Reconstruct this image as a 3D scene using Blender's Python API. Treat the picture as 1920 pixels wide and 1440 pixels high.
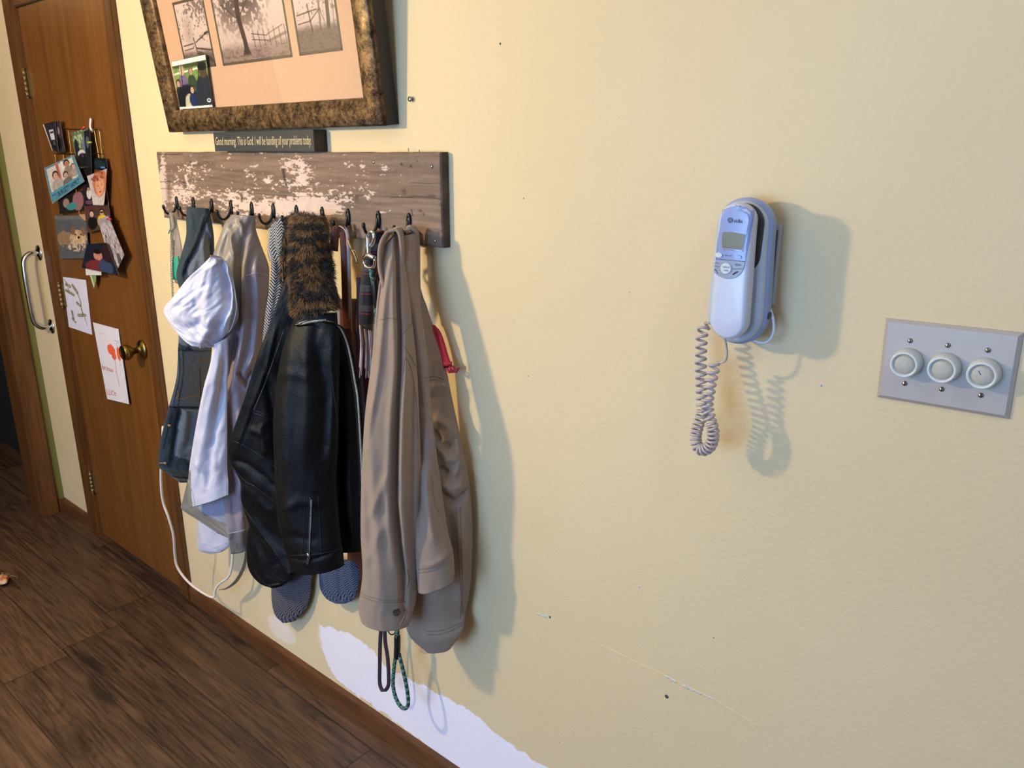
import bpy, bmesh, math, random
import numpy as np
from mathutils import Vector, Matrix, noise as mnoise
from mathutils.bvhtree import BVHTree
PI = math.pi
random.seed(7); rng = np.random.default_rng(7)
S = bpy.context.scene; C = S.collection
for o in list(bpy.data.objects): bpy.data.objects.remove(o)

def hx(h):
    h = h.lstrip('#'); v = [int(h[i:i+2], 16)/255 for i in (0, 2, 4)]
    return tuple(c/12.92 if c <= .04045 else ((c+.055)/1.055)**2.4 for c in v)

# ------------------------------------------------------------------ camera
F, YAW, PITCH, ROLL, CD, CH = 1457.085, .7047, .2882, .0023, 1.1434, 1.5541
cy, sy = math.cos(YAW), math.sin(YAW); cp, sp = math.cos(PITCH), math.sin(PITCH)
fw = np.array([-sy*cp, cy*cp, -sp]); rt = np.array([cy, sy, 0.]); up = np.cross(rt, fw)
cr, sr = math.cos(ROLL), math.sin(ROLL); RT = rt*cr+up*sr; UP = -rt*sr+up*cr
CAM = np.array([0., -CD, CH])
cam = bpy.data.cameras.new('camera'); co = bpy.data.objects.new('camera', cam); C.objects.link(co)
cam.sensor_width = 36; cam.lens = F/1920*36; cam.clip_start = .02
co.matrix_world = Matrix([[RT[0], UP[0], -fw[0], CAM[0]], [RT[1], UP[1], -fw[1], CAM[1]], [RT[2], UP[2], -fw[2], CAM[2]], [0, 0, 0, 1]])
S.camera = co
# ------------------------------------------------------------------ world, lights, exposure
w = bpy.data.worlds.new('world'); S.world = w; w.use_nodes = True
w.node_tree.nodes['Background'].inputs[0].default_value = (.6, .84, 1, 1)
w.node_tree.nodes['Background'].inputs[1].default_value = .3
vs = S.view_settings; vs.view_transform = 'Standard'; vs.look = 'None'; vs.gamma = 1; vs.use_curve_mapping = False
vs.exposure = 0.0
def lamp(name, kind, loc, energy, color, size=.1, aim=None, size_y=None):
    l = bpy.data.lights.new(name, kind); l.energy = energy; l.color = color
    if kind == 'AREA':
        l.size = size
        if size_y: l.shape = 'RECTANGLE'; l.size_y = size_y
    else: l.shadow_soft_size = size
    o = bpy.data.objects.new(name, l); C.objects.link(o); o.location = loc
    if aim is not None: o.rotation_euler = (Vector(aim)-Vector(loc)).to_track_quat('-Z', 'Y').to_euler()
    return o
lamp('pendant_light', 'POINT', (-2.05, -1.4, 1.78), 87, (1, .79, .42), .05)
lamp('window_daylight', 'AREA', (-1.1, -3.5, 1.35), 94, (.31, .575, 1), 1.7, (-1.1, 0, .7), 1.4)
lamp('side_window_daylight', 'AREA', (2.40, -1.75, 1.5), 4, (.5, .7, 1), 1.4, (-1, -.6, 1.2), 1.1)
lamp('kitchen_ceiling_light', 'AREA', (.42, -.72, 2.42), 6, (.45, .66, 1), .22, (-.35, -.35, 0), .22)

# ------------------------------------------------------------------ ray helpers
def ray(px, py):
    v = RT*((px-960)/F)+UP*((720-py)/F)+fw
    return v
def at(px, py, y=0.):
    v = ray(px, py); return CAM+v*((y+CD)/v[1])
def atz(px, py, z=0.):
    v = ray(px, py); return CAM+v*((z-CH)/v[2])
def atx(px, py, x):
    v = ray(px, py); return CAM+v*(x/v[0])
def pj(P):
    v = np.asarray(P)-CAM; z = v@fw
    return np.stack([960+F*(v@RT)/z, 720-F*(v@UP)/z], -1)

# ------------------------------------------------------------------ materials
MATS = {}
def mat(name, color=(.5, .5, .5), rough=.6, metal=0., bump=0., bscale=200., var=0., vscale=8., sheen=0., spec=.5, attr=False, coat=0., stretch=(1, 1, 1), extra=None):
    if name in MATS: return MATS[name]
    if isinstance(color, str): color = hx(color)
    m = bpy.data.materials.new(name); m.use_nodes = True; nt = m.node_tree; N = nt.nodes; L = nt.links
    b = N['Principled BSDF']; b.inputs['Roughness'].default_value = rough; b.inputs['Metallic'].default_value = metal
    b.inputs['Specular IOR Level'].default_value = spec; b.inputs['Coat Weight'].default_value = coat; b.inputs['Coat Roughness'].default_value = .12
    if sheen: b.inputs['Sheen Weight'].default_value = sheen
    b.inputs['Base Color'].default_value = (*color, 1)
    tc = N.new('ShaderNodeTexCoord'); mp = N.new('ShaderNodeMapping'); L.new(tc.outputs['Object'], mp.inputs[0]); mp.inputs['Scale'].default_value = stretch
    src = None
    if attr:
        a = N.new('ShaderNodeAttribute'); a.attribute_name = 'Col'; src = a.outputs['Color']
    if var:
        n = N.new('ShaderNodeTexNoise'); n.inputs['Scale'].default_value = vscale; n.inputs['Detail'].default_value = 6; L.new(mp.outputs[0], n.inputs[0])
        r = N.new('ShaderNodeMapRange'); r.inputs[1].default_value = .3; r.inputs[2].default_value = .7; r.inputs[3].default_value = 1-var; r.inputs[4].default_value = 1+var
        L.new(n.outputs[0], r.inputs[0])
        mx = N.new('ShaderNodeMix'); mx.data_type = 'RGBA'; mx.blend_type = 'MULTIPLY'; mx.inputs[0].default_value = 1
        if src: L.new(src, mx.inputs[6])
        else: mx.inputs[6].default_value = (*color, 1)
        L.new(r.outputs[0], mx.inputs[7]); src = mx.outputs[2]
    if src: L.new(src, b.inputs['Base Color'])
    if bump:
        n = N.new('ShaderNodeTexNoise'); n.inputs['Scale'].default_value = bscale; n.inputs['Detail'].default_value = 3; L.new(mp.outputs[0], n.inputs[0])
        bu = N.new('ShaderNodeBump'); bu.inputs['Strength'].default_value = bump; bu.inputs['Distance'].default_value = .002
        L.new(n.outputs[0], bu.inputs['Height']); L.new(bu.outputs[0], b.inputs['Normal'])
    if extra: extra(nt, b)
    MATS[name] = m; return m
class G:  # tiny node-graph helper
    def __init__(s, nt): s.N = nt.nodes; s.L = nt.links
    def new(s, t, **k):
        n = s.N.new(t)
        for a, v in k.items(): setattr(n, a, v)
        return n
    def set(s, sock, v):
        if hasattr(v, 'is_output') or isinstance(v, bpy.types.NodeSocket): s.L.new(v, sock)
        else: sock.default_value = v
    def m(s, op, a, b=0., c=0.):
        n = s.new('ShaderNodeMath', operation=op); s.set(n.inputs[0], a); s.set(n.inputs[1], b); s.set(n.inputs[2], c); return n.outputs[0]
    def mix(s, f, a, b, mode='MIX'):
        n = s.new('ShaderNodeMix', data_type='RGBA', blend_type=mode); s.set(n.inputs[0], f)
        s.set(n.inputs[6], (*a, 1) if isinstance(a, tuple) and len(a) == 3 else a); s.set(n.inputs[7], (*b, 1) if isinstance(b, tuple) and len(b) == 3 else b); return n.outputs[2]
    def noise(s, vec, scale, detail=4, rough=.5, dist=0.):
        n = s.new('ShaderNodeTexNoise'); s.set(n.inputs['Vector'], vec); n.inputs['Scale'].default_value = scale; n.inputs['Detail'].default_value = detail
        n.inputs['Roughness'].default_value = rough; n.inputs['Distortion'].default_value = dist; return n.outputs[0]
    def rng(s, v, a, b, c=0., d=1., smooth=True):
        n = s.new('ShaderNodeMapRange', interpolation_type='SMOOTHSTEP' if smooth else 'LINEAR'); s.set(n.inputs[0], v)
        for i, q in enumerate((a, b, c, d)): s.set(n.inputs[i+1], q)
        return n.outputs[0]
    def obj(s): return s.new('ShaderNodeTexCoord').outputs['Object']
    def xyz(s, v): n = s.new('ShaderNodeSeparateXYZ'); s.set(n.inputs[0], v); return n.outputs
    def vec(s, x, y, z): n = s.new('ShaderNodeCombineXYZ'); s.set(n.inputs[0], x); s.set(n.inputs[1], y); s.set(n.inputs[2], z); return n.outputs[0]
    def bump(s, h, st, d, b):
        n = s.new('ShaderNodeBump'); n.inputs['Strength'].default_value = st; n.inputs['Distance'].default_value = d; s.L.new(h, n.inputs['Height']); s.L.new(n.outputs[0], b.inputs['Normal'])
    def curve(s, v, pts, lo, hi):   # y(v) through pts, clamped
        xs = [(p[0]-lo[0])/(hi[0]-lo[0]) for p in pts]; ys = [(p[1]-lo[1])/(hi[1]-lo[1]) for p in pts]
        n = s.new('ShaderNodeFloatCurve'); cm = n.mapping.curves[0]
        cm.points[0].location = (xs[0], ys[0]); cm.points[1].location = (xs[-1], ys[-1])
        for x, y in list(zip(xs, ys))[1:-1]: cm.points.new(x, y)
        n.mapping.update(); s.set(n.inputs[1], s.rng(v, lo[0], hi[0], 0., 1., False))
        return s.m('MULTIPLY_ADD', n.outputs[0], hi[1]-lo[1], lo[1])

def wall_extra(patch):
    def f(nt, b):
        g = G(nt); o = g.obj(); X, Y, Z = g.xyz(o)
        base = g.mix(g.rng(g.noise(o, 1.3, 3), .35, .7), hx('#d8c097'), hx('#dcc69f'))
        base = g.mix(g.m('MULTIPLY', g.rng(g.noise(o, 5, 5), .55, .8),   .2), base, hx('#d0b992'))
        if patch:
            top = [at(*p) for p in [(565, 1215), (592, 1167), (654, 1187), (696, 1217), (721, 1246), (771, 1275), (821, 1300), (883, 1333), (933, 1375), (1025, 1440), (1200, 1560)]]
            bot = [at(*p) for p in [(575, 1190), (600, 1215), (617, 1250), (646, 1287), (696, 1321), (758, 1367), (800, 1400), (842, 1440), (1000, 1560)]]
            lo, hi = (-1.75, -.2), (-.75, .5)
            def cv(P):
                P = sorted((float(p[0]), float(p[2])) for p in P); Q = []
                for p in P:
                    if lo[0] < p[0] < hi[0] and (not Q or p[0]-Q[-1][0] > .015): Q.append(p)
                Q = [(lo[0], Q[0][1])]+Q+[(hi[0], Q[-1][1])]
                return g.curve(X, Q, lo, hi)
            zt, zb = cv(top), cv(bot)
            nz = g.m('MULTIPLY', g.m('SUBTRACT', g.noise(o, 18, 5, .65), .5), .05)
            zz = g.m('ADD', Z, nz)
            k = g.m('MULTIPLY', g.rng(g.m('SUBTRACT', zt, zz), 0, .004), g.rng(g.m('SUBTRACT', zz, zb), 0, .004))
            xs = g.m('ADD', X, g.m('MULTIPLY', nz, 1.5))
            x0 = float(at(600, 1200)[0])
            k = g.m('MULTIPLY', k, g.rng(xs, x0-.01, x0+.012))
            base = g.mix(k, base, hx('#efe6ee'))
            q = at(528, 1180); d = g.m('ADD', g.m('POWER', g.m('DIVIDE', g.m('SUBTRACT', xs, float(q[0])), .085), 2), g.m('POWER', g.m('DIVIDE', g.m('SUBTRACT', zz, float(q[2])), .045), 2))
            base = g.mix(g.m('MULTIPLY', g.rng(d, 1, .5), .45), base, hx('#efe6ee'))
        g.L.new(base, b.inputs['Base Color'])
        h = g.m('ADD', g.noise(o, 130, 3, .6), g.m('MULTIPLY', g.noise(o, 9, 2), .8))
        g.bump(h, .35, .0022, b)
    return f
def wood_extra(c1, c2, sx, sz, st=.15):
    def f(nt, b):
        g = G(nt); X, Y, Z = g.xyz(g.obj()); v = g.vec(g.m('MULTIPLY', X, sx), g.m('MULTIPLY', Y, sx), g.m('MULTIPLY', Z, sz))
        n1 = g.noise(v, 1, 6, .6, .8); n2 = g.noise(v, 5, 4, .6)
        k = g.m('ADD', g.m('MULTIPLY', g.rng(n1, .3, .7), .7), g.m('MULTIPLY', g.rng(n2, .3, .7), .3))
        g.L.new(g.mix(k, hx(c1), hx(c2)), b.inputs['Base Color']); g.bump(n2, st, .001, b)
    return f
def floor_extra(nt, b):
    g = G(nt); o = g.obj(); X, Y, Z = g.xyz(o); W = .185
    r = g.m('DIVIDE', g.m('ADD', Y, .06), W); row = g.m('FLOOR', r)
    rn = g.new('ShaderNodeTexWhiteNoise', noise_dimensions='1D'); g.L.new(row, rn.inputs['W'])
    xo = g.m('ADD', X, g.m('MULTIPLY', rn.outputs[0], 1.22)); q = g.m('DIVIDE', xo, 1.22); col = g.m('FLOOR', q)
    pid = g.new('ShaderNodeTexWhiteNoise', noise_dimensions='2D'); g.L.new(g.vec(row, col, 0.), pid.inputs['Vector'])
    off = g.m('MULTIPLY', pid.outputs[0], 37.)
    v = g.vec(g.m('ADD', g.m('MULTIPLY', X, 1.1), off), g.m('MULTIPLY', Y, 11), off)
    n1 = g.noise(v, 1., 4, .5, 1.4); n2 = g.noise(g.vec(g.m('ADD', g.m('MULTIPLY', X, 5), off), g.m('MULTIPLY', Y, 95), off), 1., 5, .65, .3)
    ring = g.m('SINE', g.m('MULTIPLY', n1, 42))
    k = g.m('ADD', g.m('MULTIPLY', g.rng(n2, .25, .75), .55), g.m('MULTIPLY', g.rng(ring, -1, 1), .20))
    k = g.m('ADD', k, g.m('MULTIPLY', g.m('SUBTRACT', pid.outputs[0], .5), .45))
    c = g.mix(k, hx('#2a1d16'), hx('#74553f'))
    vo = g.new('ShaderNodeTexVoronoi'); g.L.new(g.vec(g.m('ADD', g.m('MULTIPLY', X, 1.5), off), g.m('MULTIPLY', Y, 5.4), 0.), vo.inputs['Vector']); vo.inputs['Scale'].default_value = 1.
    d = g.m('ADD', vo.outputs['Distance'], g.m('MULTIPLY', n1, .55))
    c = g.mix(g.m('MULTIPLY', g.rng(d, .46, .30), .8), c, hx('#1d120e'))
    c = g.mix(g.m('MULTIPLY', g.rng(n1, .56, .68), .5), c, hx('#241711'))
    e = g.m('PINGPONG', r, .5); e2 = g.m('PINGPONG', q, .5)
    seam = g.m('MAXIMUM', g.rng(e, .016, .004), g.rng(e2, .0028, .0007))
    c = g.mix(g.m('MULTIPLY', seam, .65), c, hx('#120a08'))
    g.L.new(c, b.inputs['Base Color']); g.bump(g.m('SUBTRACT', g.m('MULTIPLY', n2, .4), seam), .35, .0012, b)
    g.L.new(g.rng(n2, .2, .8, .42, .6), b.inputs['Roughness'])
def uvn(g): return g.xyz(g.new('ShaderNodeUVMap').outputs[0])
def herring(c1, c2, p=.0042, wd=.009, soft=.35):
    def f(nt, b):
        g = G(nt); U, V, _ = uvn(g); o = g.obj()
        t = g.m('PINGPONG', U, wd); n = g.noise(o, 120, 3)
        s = g.m('SINE', g.m('MULTIPLY', g.m('ADD', g.m('ADD', V, t), g.m('MULTIPLY', n, .0022)), 2*PI/p))
        k = g.m('ADD', g.rng(s, -soft, soft), g.m('MULTIPLY', g.m('SUBTRACT', g.noise(o, 400, 2), .5), .5))
        g.L.new(g.mix(k, hx(c1), hx(c2)), b.inputs['Base Color']); g.bump(k, .5, .001, b)
    return f
def plaid_extra(nt, b):
    g = G(nt); U, V, _ = uvn(g)
    def st(x, p, w, o=0.): return g.rng(g.m('PINGPONG', g.m('ADD', x, o), p), w, w*.7)
    c = g.mix(g.m('MULTIPLY', st(V, .022, .0085), .75), hx('#15151a'), hx('#4b4648'))
    c = g.mix(g.m('MULTIPLY', st(U, .018, .006), .5), c, hx('#3d3a3e'))
    c = g.mix(g.m('MULTIPLY', st(U, .018, .0012, .009), .9), c, hx('#8a2a2c')); c = g.mix(g.m('MULTIPLY', st(V, .022, .0012, .012), .8), c, hx('#8a2a2c'))
    n = g.noise(g.obj(), 500, 2); g.L.new(g.mix(g.m('MULTIPLY', n, .3), c, hx('#000000')), b.inputs['Base Color']); g.bump(n, .4, .001, b)
def weave_extra(nt, b):
    g = G(nt); U, V, _ = uvn(g)
    a = g.m('SINE', g.m('MULTIPLY', U, 2*PI/.0016)); c = g.m('SINE', g.m('MULTIPLY', V, 2*PI/.0016)); g.bump(g.m('ADD', g.m('MULTIPLY', a, c), g.noise(g.obj(), 60, 4)), .25, .0008, b)

M = dict(
 wall=mat('wall_paint', '#d2c9a2', .62, spec=.35, extra=wall_extra(True)),
 wall2=mat('side_wall_paint', '#dcc685', .62, spec=.35, extra=wall_extra(False)),
 ceil=mat('ceiling_paint', '#d8d4ca', .8, bump=.2, bscale=60), green=mat('green_corner_strip', '#6b6a36', .7),
 floor=mat('floor_planks', '#4a3022', .5, extra=floor_extra),
 trim=mat('stained_trim', '#7a421f', .38, extra=wood_extra('#482a17', '#6a4125', 6, 60)),
 trimv=mat('stained_casing', '#7a421f', .38, extra=wood_extra('#472911', '#6d4422', 60, 3)),
 door=mat('door_veneer', '#8a5220', .36, coat=.15, extra=wood_extra('#633b18', '#794c21', 22, 1.4, .08)),
 hall=mat('unlit_hall_wall', '#17120f', .9), brass=mat('antique_brass', '#8d7440', .28, 1, var=.15, vscale=60), darkbrass=mat('hinge_brass', '#8c7650', .5, .8, var=.15, vscale=90),  # near-black hall colour paints in the darkness of the unlit hall
 chrome=mat('chrome', '#c9cbd0', .13, 1), steel=mat('zinc_screw', '#9a9a9c', .3, 1), iron=mat('black_iron', '#141313', .38, .3, bump=.4, bscale=150),
 black=mat('black_paint', '#121214', .4), slate=mat('slate_sign', '#2e3238', .55), cream=mat('cream_letter', '#c8b68f', .6), ink=mat('dark_ink', '#22262e', .5),
 paper=mat('paper', '#d6d0dc', .75, bump=.1), photo=mat('photo_print', rough=.32, attr=True), printm=mat('matted_print', rough=.5, attr=True), attr=mat('painted_wood', rough=.75, attr=True, bump=.35, bscale=260, var=.08, vscale=60),
 mat=mat('mat_board', '#cda383', .75), bevel=mat('mat_bevel', '#54483a', .6), glass=None,
 wire=mat('brass_wire', '#a08a52', .3, 1), clipb=mat('blue_clip', '#2d5f9e', .35), clipr=mat('red_clip', '#c2303f', .35), clipy=mat('yellow_clip', '#a3a23a', .35),
 phone=mat('phone_shell', '#c6c9da', .3, coat=.2), phoneb=mat('phone_base_shell', '#b4bccc', .3, coat=.2), phonec=mat('phone_panel', '#8793c4', .3, coat=.3), phoneg=mat('phone_keypad', '#8f97a8', .35), lcd=mat('lcd', '#6f6d58', .38),
 white=mat('white_plastic', '#c9cdd3', .35), plate=mat('plate_plastic', '#ada198', .35, coat=.1), knobm=mat('knob_plastic', '#cbcdc6', .3, coat=.2), knobc=mat('knob_center', '#b3ab9c', .5, var=.06, vscale=200), cordm=mat('cord_plastic', '#b7a9a8', .35),
 dark=mat('dark_plastic', '#34343a', .4),
 khaki=mat('khaki_cotton', rough=.85, attr=True, bump=.3, bscale=700, sheen=.2, var=.05, vscale=30, extra=weave_extra), denim=mat('denim', rough=.85, attr=True, bump=.4, bscale=900, var=.15, vscale=120),
 satin=mat('raincoat_shell', rough=.42, attr=True, bump=.15, bscale=60), leather=mat('black_leather', '#06070b', .48, bump=.55, bscale=420, spec=.26),
 leatherl=mat('leather_facing', '#2a2624', .6, bump=.3, bscale=420), fur=mat('leopard_fur', rough=.7, attr=True, sheen=.3),
 tweed=mat('tweed_wool', rough=.9, extra=herring('#131418', '#a8a6a8', .0072, .012, .2)), tweedg=mat('grey_herringbone', rough=.95, extra=herring('#0f0f13', '#75707a', .0068, .012, .4)), tweedb=mat('blue_herringbone', rough=.95, extra=herring('#0b0f1a', '#5d6b8c', .0068, .012, .4)),
 plaid=mat('plaid_wool', rough=.9, extra=plaid_extra), fringe=mat('wool_fringe', '#c0a9ab', .9), bleather=mat('brown_leather', '#5a2f22', .42, bump=.2, bscale=300, var=.1, vscale=30), edge=mat('strap_edge', '#a08e8a', .5),
 rope=mat('rope', rough=.8, attr=True), purple=mat('purple_strap', '#3c2733', .7, bump=.4, bscale=500), red=mat('red_webbing', '#a81f3c', .7, bump=.9, bscale=350), cordw=mat('white_cord', '#d9cdc4', .6), lace=mat('lace_band', '#8d8680', .8, var=.5, vscale=180, bump=.6, bscale=300),
 cello=mat('clear_film', '#a8a090', .2, attr=False), teal=mat('teal_tag', '#2f9a78', .5), wood_dark=mat('board_edge', '#4c4038', .85, bump=.8, bscale=80, var=.4, vscale=30), metalf=None)
def zip_extra(nt, b):
    g = G(nt); U, V, _ = uvn(g); s = g.rng(g.m('SINE', g.m('MULTIPLY', V, 2*PI/.0022)), -.3, .3); g.L.new(g.mix(s, hx('#34342f'), hx('#a9a699')), b.inputs['Base Color']); g.bump(s, .8, .0008, b)
M['zip'] = mat('zip_teeth', '#888', .35, .8, extra=zip_extra) if False else mat('zip_teeth', '#a8a498', .4, .4, bump=1., bscale=500, var=.5, vscale=450)
def moulding_extra(nt, b):
    g = G(nt); o = g.obj(); n = g.noise(o, 38, 8, .75); n2 = g.noise(o, 160, 4, .7)
    k = g.m('ADD', g.m('MULTIPLY', g.rng(n, .38, .66), .75), g.m('MULTIPLY', g.rng(n2, .4, .7), .3))
    g.L.new(g.mix(k, hx('#23160d'), hx('#8f7252')), b.inputs['Base Color']); g.L.new(g.rng(n2, .3, .7, .28, .55), b.inputs['Roughness']); g.bump(n2, .25, .001, b)
M['moulding'] = mat('bronze_moulding', '#6b5136', .33, .6, extra=moulding_extra)
def glassy():
    m = bpy.data.materials.new('picture_glass'); m.use_nodes = True; nt = m.node_tree; N = nt.nodes; L = nt.links; N.remove(N['Principled BSDF'])
    t = N.new('ShaderNodeBsdfTransparent'); gl = N.new('ShaderNodeBsdfGlossy'); gl.inputs['Roughness'].default_value = .02
    lw = N.new('ShaderNodeLayerWeight'); lw.inputs[0].default_value = .5; pw = N.new('ShaderNodeMath'); pw.operation = 'POWER'; pw.inputs[1].default_value = 5; L.new(lw.outputs['Facing'], pw.inputs[0]); fr = N.new('ShaderNodeMath'); fr.operation = 'MULTIPLY_ADD'; fr.inputs[1].default_value = .96; fr.inputs[2].default_value = .04; L.new(pw.outputs[0], fr.inputs[0]); mx = N.new('ShaderNodeMixShader'); L.new(fr.outputs[0], mx.inputs[0]); L.new(t.outputs[0], mx.inputs[1]); L.new(gl.outputs[0], mx.inputs[2]); L.new(mx.outputs[0], N['Material Output'].inputs[0]); return m
M['glass'] = glassy()

# ------------------------------------------------------------------ object helpers
def link(name, me, m, parent=None, smooth=True):
    o = bpy.data.objects.new(name, me); C.objects.link(o)
    if m is not None and not me.materials: me.materials.append(m)
    if smooth:
        for p in me.polygons: p.use_smooth = True
    if parent is not None: o.parent = parent; o.matrix_parent_inverse = parent.matrix_basis.inverted()
    return o
def thing(name, label, cat, loc=(0, 0, 0), group=None):
    o = bpy.data.objects.new(name, None); C.objects.link(o); o.location = Vector([float(a) for a in loc]); o.empty_display_size = .05
    return tag(o, label, cat, group)
def tag(o, label, cat, group=None):
    o['label'] = label; o['category'] = cat
    if group: o['group'] = group
    return o
def struct(o): o['kind'] = 'structure'; return o
def pymesh(name, v, f):
    me = bpy.data.meshes.new(name); me.from_pydata([tuple(map(float, p)) for p in v], [], f); me.update(); return me
def meshobj(name, v, f, m, parent=None, smooth=True, recalc=True):
    me = pymesh(name, v, f)
    if recalc:
        bm = bmesh.new(); bm.from_mesh(me); bmesh.ops.recalc_face_normals(bm, faces=bm.faces); bm.to_mesh(me); bm.free()
    return link(name, me, m, parent, smooth)
def setcol(o, cols):
    a = o.data.color_attributes.new('Col', 'FLOAT_COLOR', 'POINT'); c = np.ones((len(o.data.vertices), 4), np.float32); c[:, :3] = cols; a.data.foreach_set('color', c.ravel())
def bmobj(name, bm, m, parent=None, smooth=False):
    me = bpy.data.meshes.new(name); bmesh.ops.recalc_face_normals(bm, faces=bm.faces); bm.to_mesh(me); bm.free(); return link(name, me, m, parent, smooth)
def bbox(bm, x0, x1, y0, y1, z0, z1, bev=0., seg=2):
    r = bmesh.ops.create_cube(bm, size=1); vs_ = r['verts']
    for v in vs_: v.co = Vector(((x0+x1)/2+v.co.x*(x1-x0), (y0+y1)/2+v.co.y*(y1-y0), (z0+z1)/2+v.co.z*(z1-z0)))
    if bev:
        es = list({e for v in vs_ for e in v.link_edges}); bmesh.ops.bevel(bm, geom=es, offset=bev, segments=seg, affect='EDGES')
def box(name, x0, x1, y0, y1, z0, z1, m, parent=None, bev=0., seg=2):
    bm = bmesh.new(); bbox(bm, x0, x1, y0, y1, z0, z1, bev, seg); return bmobj(name, bm, m, parent)
def smooth_path(pts, n):
    P = np.asarray(pts, float); k = len(P)
    if k == 2: t = np.linspace(0, 1, n)[:, None]; return P[0]*(1-t)+P[1]*t
    Q = np.vstack([2*P[0]-P[1], P, 2*P[-1]-P[-2]]); s = np.linspace(0, k-1-1e-9, n); i = s.astype(int); t = (s-i)[:, None]
    a, b, c, d = Q[i], Q[i+1], Q[i+2], Q[i+3]
    return .5*((2*b)+(c-a)*t+(2*a-5*b+4*c-d)*t**2+(3*b-a-3*c+d)*t**3)
def frames(P):
    T = np.gradient(P, axis=0); T /= np.linalg.norm(T, axis=1)[:, None]+1e-12
    n = np.cross(T[0], [0, 0, 1.]); n = n if np.linalg.norm(n) > .1 else np.cross(T[0], [1., 0, 0]); n /= np.linalg.norm(n); Ns = []
    for t in T: n = n-t*(n@t); n /= np.linalg.norm(n)+1e-12; Ns.append(n.copy())
    Ns = np.array(Ns); return T, Ns, np.cross(T, Ns)
def sweep(P, r, seg=8, flat=1., Nfix=None):
    P = np.asarray(P, float); T, Nn, B = frames(P)
    if Nfix is not None:
        B = np.cross(T, np.asarray(Nfix, float)); B /= np.linalg.norm(B, axis=1)[:, None]+1e-9; Nn = np.cross(B, T)
    r = np.broadcast_to(np.asarray(r, float), (len(P),)); a = np.linspace(0, 2*PI, seg, endpoint=False); ca, sa = np.cos(a), np.sin(a)
    V = P[:, None]+r[:, None, None]*(ca[None, :, None]*B[:, None]+flat*sa[None, :, None]*Nn[:, None]); n = len(P)
    f = [(i*seg+j, i*seg+(j+1) % seg, (i+1)*seg+(j+1) % seg, (i+1)*seg+j) for i in range(n-1) for j in range(seg)]
    f += [tuple(range(seg))[::-1], tuple((n-1)*seg+j for j in range(seg))]
    return V.reshape(-1, 3), f
def join(parts):
    V = []; Fc = []; o = 0
    for v, f in parts: V.append(np.asarray(v)); Fc += [tuple(i+o for i in q) for q in f]; o += len(v)
    return np.vstack(V), Fc
def tube(name, P, r, m, parent=None, seg=8, flat=1., Nfix=None): v, f = sweep(P, r, seg, flat, Nfix); return meshobj(name, v, f, m, parent)
def lathe(name, prof, c, axis, m, parent=None, seg=40):
    axis = Vector(axis).normalized(); q = Vector((0, 0, 1)).rotation_difference(axis); V = []; n = len(prof)
    for r, h in prof:
        for j in range(seg): a = 2*PI*j/seg; V.append(Vector(c)+q @ Vector((r*math.cos(a), r*math.sin(a), h)))
    f = [(i*seg+j, i*seg+(j+1) % seg, (i+1)*seg+(j+1) % seg, (i+1)*seg+j) for i in range(n-1) for j in range(seg)]+[tuple(range(seg)), tuple((n-1)*seg+j for j in range(seg))]
    return meshobj(name, V, f, m, parent)
def bvh_of(objs):
    V = []; Fc = []; o = 0
    bpy.context.view_layer.update()
    for ob in objs:
        mw = ob.matrix_world; V += [mw @ v.co for v in ob.data.vertices]; Fc += [tuple(i+o for i in p.vertices) for p in ob.data.polygons]; o = len(V)
    return BVHTree.FromPolygons(V, Fc)
def hit(bvh, px, py, off=.0006):
    d = Vector(ray(px, py)).normalized(); l, n, i, t = bvh.ray_cast(Vector(CAM), d)
    if l is None: return None
    if n.dot(d) > 0: n = -n
    return l+n*off
def seam(name, bvh, pts, r, m, parent, n=40, flat=1., seg=6, off=.0003, dash=0):
    P = [hit(bvh, *p, off) for p in smooth_path(pts, n)]; P = [p for p in P if p is not None]
    if len(P) < 3: return None
    P = np.array([tuple(p) for p in P])
    for _ in range(2): P[1:-1] = (P[:-2]+2*P[1:-1]+P[2:])/4
    if dash:
        parts = [sweep(P[i:i+dash+1], r, seg) for i in range(0, len(P)-dash-1, dash*2)]; v, f = join(parts); return meshobj(name, v, f, m, parent)
    return tube(name, P, r, m, parent, seg, flat)
def decal(name, bvh, poly, m, parent, rings=6, thick=.0008, off=.0002, cols=None):
    """star-shaped pixel outline laid on a real surface as a thin raised patch"""
    poly = np.asarray(poly, float); c = poly.mean(0); V = []; n = len(poly)
    h0 = hit(bvh, *c, off+thick)
    if h0 is None: return None
    V.append(h0)
    for r in range(1, rings+1):
        for p in poly:
            q = c+(p-c)*r/rings; h = hit(bvh, *q, off+thick)
            V.append(h if h is not None else V[-1])
    for p in poly: h = hit(bvh, *(c+(p-c)*1.0), -.0002); V.append(h if h is not None else V[-1])
    f = [(0, 1+(j+1) % n, 1+j) for j in range(n)]+[(1+r*n+j, 1+r*n+(j+1) % n, 1+(r+1)*n+(j+1) % n, 1+(r+1)*n+j) for r in range(rings) for j in range(n)]
    return meshobj(name, V, f, m, parent, smooth=False)
def rrect(x0, y0, x1, y1, r, k=5, quad=None):
    P = []
    for cx, cy_, a0 in ((x1-r, y0+r, -90), (x1-r, y1-r, 0), (x0+r, y1-r, 90), (x0+r, y0+r, 180)):
        for i in range(k+1): a = math.radians(a0+90*i/k); P.append((cx+r*math.cos(a), cy_+r*math.sin(a)))
    return P
def qmap(quad, P):
    """unit square (u right, v down) -> four pixel corners TL TR BR BL"""
    a, b, c, d = [np.array(q, float) for q in quad]; P = np.asarray(P, float); u, v = P[:, :1], P[:, 1:2]
    return (a*(1-u)+b*u)*(1-v)+(d*(1-u)+c*u)*v
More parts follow.
